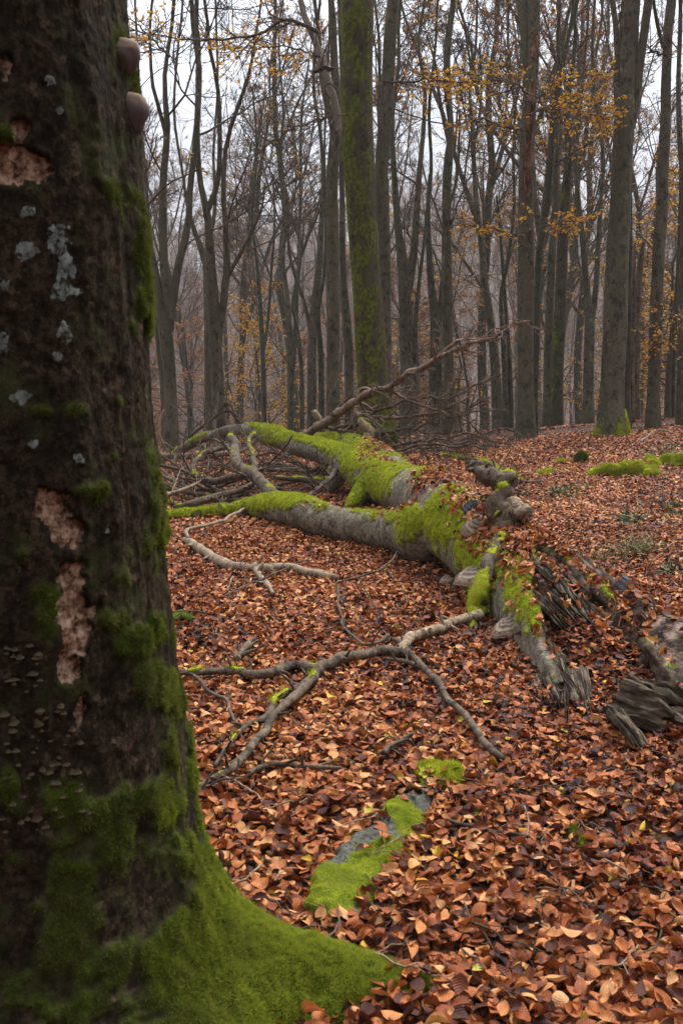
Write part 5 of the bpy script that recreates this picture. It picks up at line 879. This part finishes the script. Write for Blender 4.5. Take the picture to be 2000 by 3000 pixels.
stick('pale thin stick beside the mossy fork tip', [(640, 2270, 10), (700, 2290, 9), (750, 2325, 8), (770, 2350, 6)], PALE, 175, lift=.06, sides=7)
stick('mossy little log on the litter with a grey right end', [(1502, 1418, 14), (1520, 1408, 24), (1545, 1412, 20), (1590, 1408, 12)], DEADW, 176, mossy=.4, lift=.06, sides=10)
stick('long bright mossy log half sunk in leaves behind the upright stub', [(1293, 1335, 14), (1320, 1335, 22), (1360, 1345, 20), (1400, 1350, 22), (1440, 1362, 24), (1465, 1380, 10)], DEADW, 177, mossy=1.1, lift=.06, sides=12)
stick('pale branch bent like an elbow near the top of the rise', [(1875, 1292, 9), (1900, 1275, 9), (1918, 1260, 9), (1945, 1262, 8), (1970, 1268, 5)], PALE, 178, lift=.06, sides=8)
stick('pale twigs lying on the skyline right of the mossy beech foot', [(1830, 1255, 5), (1850, 1250, 5), (1880, 1256, 4)], PALE, 179, lift=.06, sides=6, twigs=3)
stick('half buried brown stick right of the lower slab', [(1310, 2395, 14), (1370, 2412, 18), (1440, 2430, 22), (1500, 2440, 20), (1580, 2452, 12)], BRANCH, 180, lift=.05, sides=9)
stick('dark thin twig near the right edge', [(1815, 2560, 10), (1860, 2580, 10), (1930, 2600, 8), (1998, 2606, 8)], DEADW, 181, lift=.06, sides=8)
stick('dark decayed wood piece at the right edge', [(1915, 2510, 40), (1960, 2500, 50), (2010, 2495, 60)], ROT, 182, lift=.0, sides=14)
stick('small mossy stump stub standing left of the bare bough', [(690, 1930, 34), (712, 1900, 38), (735, 1880, 24)], DEADW, 183, lift=.06, sides=12, mossy=.1)
stick('small mossy lump beside the foreground trunk edge', [(505, 1820, 26), (530, 1810, 34), (565, 1818, 22)], DEADW, 184, mossy=1., lift=.05, sides=12, mossmat=DMOSS)
stick('thin twigs lying by the small mossy lump', [(500, 1792, 6), (560, 1792, 6), (610, 1796, 4)], BRANCH, 185, lift=.06, sides=6, twigs=4)
stick('thin forked twig across the pale weathered branch', [(650, 1745, 6), (720, 1715, 8), (790, 1690, 8), (850, 1660, 6), (905, 1638, 4)], BRANCH, 186, lift=.08, sides=6, twigs=4)
stick('light curved twig below the pale branch', [(665, 1730, 8), (670, 1710, 8), (682, 1690, 6)], PALE, 187, lift=.06, sides=6)
# tangle of dead crown wood under the mossy arch, each branch its own thing
rngT = np.random.default_rng(77)
for k in range(64):
    x_, y_ = (rngT.uniform(470, 1000), rngT.uniform(1330, 1500)) if k % 3 else (rngT.uniform(1050, 1420), rngT.uniform(1300, 1345))
    if y_ > 1450 and x_ > 700: x_ = rngT.uniform(470, 700)
    g = gnd(x_, y_); L = rngT.uniform(.8, 2.6); a = rngT.normal() * .5 + (0 if rngT.random() < .75 else 1.4); s_ = -1 if rngT.random() < .5 else 1
    P = [g + [0, 0, rngT.uniform(.03, .2)]]; d = np.array([math.cos(a) * s_, math.sin(a), rngT.uniform(-.02, .3)])
    for j in range(9):
        d = nrm(d + rngT.normal(size=3) * .16 + [0, 0, -.03]); q = P[-1] + d * L / 9; q[2] = max(q[2], float(H(q[0], q[1])) + .02); P.append(q)
    P = np.array(P)[None]; r0 = rngT.uniform(.012, .045); R = np.linspace(r0, r0 * .3, 10)[None] * (1 + .1 * rngT.normal(size=(1, 10)))
    A, Ra = grow(P, R, 6, .1, .98, rad(45), .45, 6, .03, .2, .55, .003, rngT); B2, Rb = grow(A, Ra, 4, .2, .98, rad(45), .5, 5, 0, .2, .6, .0025, rngT)
    V, f = join([tubes(P, R, 8), tubes(A, Ra, 4), tubes(B2, Rb, 3)]); mt_ = [BRANCH, DEADW, DEADW, PALE if k % 4 == 0 else BRANCH][k % 4]
    V[:, 2] = np.maximum(V[:, 2], H(V[:, 0], V[:, 1]) - .01)
    o = mk('dead_branch', V, f, mt_); left = k % 3
    tag(o, 'bare grey branch in the heap under the mossy arching limb' if left else 'bare grey branch in the heap right of the mossy central trunk', 'branch', 'dead branches heaped under the arch' if left else 'dead branches heaped by the central trunk')
lg = thing('fallen_log', 'smooth reddish fallen log behind the dark left branches', 'log', gnd(520, 1345)); bough(lg, [(470, 1335, 19, 26), (540, 1336, 19, 30), (620, 1332, 19, 28), (690, 1328, 19.2, 22)], REDW, 240, sides=14, name='log')
# scattered twigs on the near litter
for k in range(70):
    g = gnd(rngT.uniform(560, 1980), rngT.uniform(1650, 2900)); L = rngT.uniform(.10, .34); a = rngT.random() * 6.28; P = [g + [0, 0, .055]]; d = np.array([math.cos(a), math.sin(a), 0])
    for j in range(7): d = nrm(d + rngT.normal(size=3) * np.array([.18, .18, .05])); P.append(P[-1] + d * L / 7)
    P = np.array(P); P[:, 2] = H(P[:, 0], P[:, 1]) + .045 + .008 * rngT.normal(size=8); P = P[None]; R = np.linspace(.0035, .0015, 8)[None]; A, Ra = grow(P, R, 2, .3, .9, rad(40), .4, 5, 0, .15, .7, .001, rngT, flat=.9)
    V, f = join([tubes(P, R, 6), tubes(A, Ra, 4)]); tag(mk('twig', V, f, BRANCH if k % 3 else PALE), 'small thin twig lying loose on the near leaf litter', 'twig', 'loose twigs on the litter')
# the flat mossy slab in front
def slab():
    a = gnd(958, 2690); b = gnd(1258, 2325); n, mw = 90, 50; t = np.linspace(0, 1, n)[:, None]; v = np.linspace(-1, 1, mw)[None]; ax = b - a; L = np.hypot(ax[0], ax[1]); T_ = np.array([ax[0], ax[1], 0]) / L; s_ = np.array([T_[1], -T_[0], 0])
    wl = np.interp(t, [0, .1, .5, .85, 1], [.085, .12, .125, .095, .055]); wl = wl * (1 + (.5) * fbm(np.stack([t * 9 + 0 * v, np.sign(v) + 0 * t, 0 * t * v], -1), 1, 3, 8))
    X_ = -.04 + t * (L + .04) + .04 * fbm(np.stack([v * 2 + 0 * t, 0 * v * t, 0 * t * v], -1), 1.5, 2, 4) * (1 - t) ; P = a + T_ * X_[..., None] + s_ * (v * wl)[..., None]
    base = H(P[..., 0], P[..., 1]); prof = .028 + .020 * (1 - v ** 2) - .02 * v; P[..., 2] = base + prof * np.interp(t, [0, .04, .8, 1], [1, 1, .8, .5]) + .022 * fbm(P, 11, 4, 55)
    ed = np.abs(v) ** 10 + 0 * t; P[..., 2] -= .10 * ed; P[0, :, 2] -= .09
    V = P.reshape(-1, 3); f = gridf(n, mw)[:, ::-1]; N = vnormals(V, f); N = N * np.sign(N[:, 2:3].mean())
    px, py = proj(V); mb = np.full(len(V), -1.)
    for (bx, by, rx, ry) in ((960, 2630, 100, 60), (1010, 2580, 90, 55), (1050, 2600, 90, 50), (1100, 2530, 90, 55), (1150, 2490, 50, 40), (1230, 2450, 45, 40), (1200, 2410, 60, 40), (1160, 2370, 50, 40)): mb = np.maximum(mb, 1 - np.hypot((px - bx) / rx, (py - by) / ry))
    tt = np.repeat(t.ravel(), mw); mo = sst(.0, .3, np.clip(mb, -.6, 1) + .6 * fbm(V, 12, 4, 61) + .16) * (np.repeat(v, n, 0).ravel() ** 2 < .93)
    V = V + np.array([0, 0, 1.]) * (mo * (.006 + .006 * fbm(V, 30, 3, 5)))[:, None]
    root = thing('mossy_slab', 'flat grey slab of bark with bright moss lying in front of the root', 'bark slab', a)
    m = M('slab_bark', .8, .25); n1 = m.noise(12, 5, .6); n2 = m.noise(70, 4, .6); c = m.ramp(n1, [(.3, (.05, .05, .038)), (.7, (.14, .135, .11))]); c = m.mix(m.ramp(n2, [(.4, .8), (.55, 0)]), c, (.02, .02, .016)); c = m.mix(m.attr('moss'), c, (.10, .15, .01)); m.col(c); m.bump(m.math('ADD', n1, n2), .8, .01)
    mk('slab', V, f, m.m, root, {'moss': mo}); bl = blades(V, f, mo, 300000, .008, .0018, np.random.default_rng(2), 60000, .3); mk('moss', bl[0], bl[1], MOSS, root, {'leaf': bl[2]}); return V, f
SV, SF = slab()
# moss cushions
def cushion(label, pts, seed, mat=MOSS, hk=1., name='moss_cushion'):
    parts = []; rng = np.random.default_rng(seed)
    for (x, y, rx, ry) in pts:
        g = gnd(x, y + ry * .8); Y_ = g[1]; r1 = rx / F * Y_; hh = ry * 1.6 / F * Y_ * hk; n, mw = 34, 48; u = np.linspace(0, 1, n)[:, None]; a = np.linspace(0, 2 * np.pi, mw, endpoint=False)[None]
        P = np.stack([g[0] + r1 * u * np.cos(a), g[1] + max(r1 * .6, .12) * u * np.sin(a), 0 * u * a], -1); P[..., 2] = H(P[..., 0], P[..., 1]) + hh * np.sqrt(np.clip(1 - u ** 2, 0, 1)) + .035 * (1 - u ** 6)
        P = P + fbm(P, 7, 4, seed)[..., None] * np.array([.05, .05, .07]) * min(1, hh * 6 + .3); parts.append((P.reshape(-1, 3), gridf(n, mw, True)[:, ::-1]))
    V, fs = join(parts); f = fs[0]; N = vnormals(V, f)
    if N[:, 2].mean() < 0: f = f[:, ::-1]
    d = 1 if gnd(pts[0][0], pts[0][1])[1] > 8 else 4
    bl = blades(V, f, np.clip(.55 + fbm(V, 6, 3, seed + 1), 0, 1), 30000 * d * 2, .03 / d ** .6, .006 / d ** .7, rng, 40000); Vj, fj = join([(V, f), (bl[0], bl[1])])
    o = mk(name, Vj, fj, mat, None, {'leaf': np.concatenate([np.tile([.3, .4, 0.], (len(V), 1)), bl[2]])}); tag(o, label, 'moss'); return o
cushion('low bright moss patch among leaves beyond the flat slab', [(1270, 2270, 40, 14), (1320, 2278, 45, 12), (1235, 2285, 25, 8)], 1, hk=.7)
cushion('long mossy mound on the rise at right', [(1740, 1385, 24, 10), (1785, 1378, 34, 20), (1825, 1376, 30, 22), (1870, 1378, 34, 22), (1905, 1385, 26, 16)], 2, DMOSS if False else MOSS)
cushion('mossy mound touching the right edge behind the long one', [(1960, 1350, 34, 16), (1995, 1352, 30, 20), (1915, 1362, 20, 10), (1900, 1350, 18, 8)], 3)
cushion('small dark rounded moss hump alone on the leafy rise', [(1700, 1345, 20, 18)], 4, DMOSS)
cushion('thin yellowish moss smear left on the leafy rise', [(1590, 1388, 24, 7), (1610, 1384, 18, 5)], 5, hk=.5)
cushion('tiny moss streak by the small dark moss hump', [(1640, 1353, 18, 5)], 6, hk=.5)
cushion('tiny moss tuft right of the flat slab', [(1402, 2425, 20, 9)], 7, DMOSS, hk=.5)
cushion('tiny moss dot far right of the flat slab', [(1692, 2468, 18, 8)], 8, DMOSS, hk=.4)
# grass
def grass(label, x, y, rx, ry, n, seed, mat, ln=.2):
    rng = np.random.default_rng(seed); P0 = []
    for _ in range(n): g = gnd(x + rng.normal() * rx * .5, y + rng.normal() * ry * .5); P0.append(g)
    P0 = np.array(P0); d = nrm(rng.normal(size=(n, 3)) * np.array([.7, .7, .2]) + [0, 0, .75]); L = ln * (.4 + .9 * rng.random(n)); K = 6; P = [P0]; 
    for k in range(K - 1): d = nrm(d + np.array([0, 0, -.22])); P.append(P[-1] + d * (L / (K - 1))[:, None])
    P = np.stack(P, 1); W = .0065 * (1 - np.linspace(0, 1, K) ** 2)[None] + .0006; sd = nrm(np.cross(P[:, 1] - P[:, 0], rng.normal(size=(n, 3))))
    V = np.stack([P - sd[:, None] * W[..., None], P + sd[:, None] * W[..., None]], 2).reshape(-1, 3); f = gridf(K, 2); Fq = (f[None] + (np.arange(n) * K * 2)[:, None, None]).reshape(-1, 4)
    o = mk('grass_tuft', V, Fq, mat, None, {'leaf': np.stack([np.repeat(rng.random(n), K * 2), np.tile(np.repeat(np.linspace(0, 1, K), 2), n), np.zeros(n * K * 2)], -1)}); tag(o, label, 'grass tuft')
m = M('woodrush', .5, .35); k = m.sep(m.attr('leaf', 'Vector')); m.col(m.ramp(k[0], [(0, (.02, .05, .025)), (.6, (.05, .10, .045)), (.88, (.11, .13, .045)), (1, (.28, .22, .11))])); GR = m.m
m = M('dry_grass', .6, .3); k = m.sep(m.attr('leaf', 'Vector')); m.col(m.ramp(k[0], [(0, (.07, .08, .03)), (.4, (.15, .14, .06)), (1, (.34, .26, .14))])); GR2 = m.m
grass('dark green grass tuft right of the upright stub', 1655, 1448, 55, 14, 260, 1, GR, .22)
grass('small dark grass tuft above the green one', 1740, 1430, 18, 8, 70, 2, GR, .18)
grass('dark shaded grass clump at the right on the slope', 1850, 1530, 30, 14, 260, 3, GR, .22)
grass('dark grass by the right edge above the dry tuft', 1970, 1500, 50, 40, 220, 4, GR, .22)
grass('wispy dry grass tuft right of the torn wood', 1860, 1625, 70, 20, 420, 5, GR2, .24)
grass('dry grass blades left of the wispy tuft', 1760, 1650, 30, 14, 90, 6, GR2, .2)
grass('grass at the right edge above the big grey bracket', 1975, 1690, 30, 20, 120, 7, GR, .22)
grass('bluish grass on top of the mossy mound by the right edge', 1950, 1335, 50, 10, 220, 8, GR, .25)
grass('grass wisps behind the upright stub', 1500, 1385, 40, 10, 110, 9, GR, .2)
grass('sparse grass wisps right of the upright stub', 1520, 1455, 40, 10, 90, 10, GR, .16)
grass('pale grass on the top of the rise at the right edge', 1960, 1310, 40, 10, 110, 11, GR2, .22)
# leaves lying on the fallen tree, the slab and the logs
bvF = BVHTree.FromPolygons(FV.tolist(), FFc.tolist()); bvS = BVHTree.FromPolygons(SV.tolist(), SF.tolist()); bvL = BVHTree.FromPolygons(LV.tolist(), LF_.tolist())
def drop(name, label, specs, bv, seed, size=.066, layers=.03, sd=.35, slope=.35, hi=True):
    rng = np.random.default_rng(seed); PP = []; NN = []
    for (x0, y0, Y0, sx, sy, n) in specs:
        c0 = at(x0, y0, Y0)
        for _ in range(n):
            q = c0 + np.array([rng.normal() * sx, rng.normal() * sy, 0]); h = bv.ray_cast(Vector((q[0], q[1], 3.)), Vector((0, 0, -1)))
            if h[0] is None: continue
            hn = h[1] if h[1].z > 0 or bv is not bvS else -h[1]
            if hn.z < slope: continue
            PP.append([*(np.array(h[0]) + [0, 0, .012 + rng.random() * layers])]); NN.append(hn)
    print(label, len(PP))
    if not PP: return
    PP = np.array(PP); NN = np.array(NN); v, f, A = leafmesh(PP, tilted(len(PP), sd, rng, NN), size * (.65 + .55 * rng.random(len(PP))), rng, 6, 3, 1.7, .7, .31, np.clip(rng.random(len(PP)) ** .9, .12, .94)); o = mk(name, v, f, LEAF, None, {'leaf': A}); tag(o, label, 'leaves', kind='stuff'); return o
drop('fallen_leaves', 'brown leaves lying on top of the hollow fallen tree', [(1480, 1590, 7.7, .26, .5, 1400), (1560, 1640, 7.0, .22, .35, 900), (1290, 1470, 9.6, .3, .3, 260), (1235, 1470, 9.9, .18, .3, 260), (1100, 1330, 14, .16, .8, 300), (1180, 1400, 12.2, .3, .6, 30), (1330, 1430, 9.6, .3, .4, 60), (1000, 1490, 10.4, .9, .2, 40), (1380, 1450, 8.9, .15, .2, 60), (900, 1450, 11.6, .6, .2, 30), (1640, 1600, 7.4, .12, .3, 160)], bvF, 5)
drop('fallen_leaves', 'brown leaves filling the hollow end of the fallen tree', [(1640, 1780, 6.3, .16, .5, 600), (1720, 1900, 5.6, .2, .4, 500)], bvF, 6, slope=.1)
_p = []
for ch in FT.children:
    if ch.name.startswith(('splinter', 'root_mass')):
        n_ = len(ch.data.vertices); v_ = np.empty(n_ * 3, np.float32); ch.data.vertices.foreach_get('co', v_); l_ = np.empty(len(ch.data.loops), np.int32); ch.data.loops.foreach_get('vertex_index', l_)
        _p.append((v_.reshape(-1, 3) + ORG[FT.name], l_.reshape(-1, 4)))
_v, _f = join(_p); bvP = BVHTree.FromPolygons(_v.tolist(), _f[0].tolist())
drop('fallen_leaves', 'brown leaves caught on the torn splinters and rotten end of the fallen tree', [(1600, 1800, 6.4, .12, .3, 90), (1640, 1950, 5.6, .12, .25, 60), (1760, 1760, 6.3, .2, .25, 110), (1860, 1860, 5.7, .15, .2, 80), (1560, 1700, 7.0, .1, .2, 60)], bvP, 9, slope=.25)
drop('fallen_leaves', 'a few brown leaves lying on the flat mossy slab', [(1100, 2520, 3.3, .12, .25, 34), (1215, 2400, 3.7, .09, .16, 60)], bvS, 7, layers=.015)
drop('fallen_leaves', 'brown leaves stuck on the rotten log at the right edge', [(1900, 1860, 5.8, .12, .12, 40), (1930, 1900, 5.6, .15, .12, 24)], bvL, 8)
# ---------------------------------------------------------------- haze over the whole scene
def box(name, lo, hi):
    x0, y0, z0 = lo; x1, y1, z1 = hi
    V = np.array([[x, y, z] for x in (x0, x1) for y in (y0, y1) for z in (z0, z1)]); f = np.array([[0, 1, 3, 2], [4, 6, 7, 5], [0, 4, 5, 1], [2, 3, 7, 6], [0, 2, 6, 4], [1, 5, 7, 3]]); return mk(name, V, f, None, smooth=False)
hz = box('haze', (-510, -170, -30), (510, 570, 92)); tag(hz, 'thin pale mist hanging in the valley wood', 'haze', kind='stuff')
hm = bpy.data.materials.new('haze'); hm.use_nodes = True; t = hm.node_tree; t.nodes.clear()
pv = t.nodes.new('ShaderNodeVolumePrincipled'); pv.inputs['Color'].default_value = (1.0, .93, .90, 1); pv.inputs['Density'].default_value = .00060; pv.inputs['Anisotropy'].default_value = .2
ou = t.nodes.new('ShaderNodeOutputMaterial'); t.links.new(pv.outputs[0], ou.inputs['Volume']); hz.data.materials.append(hm)
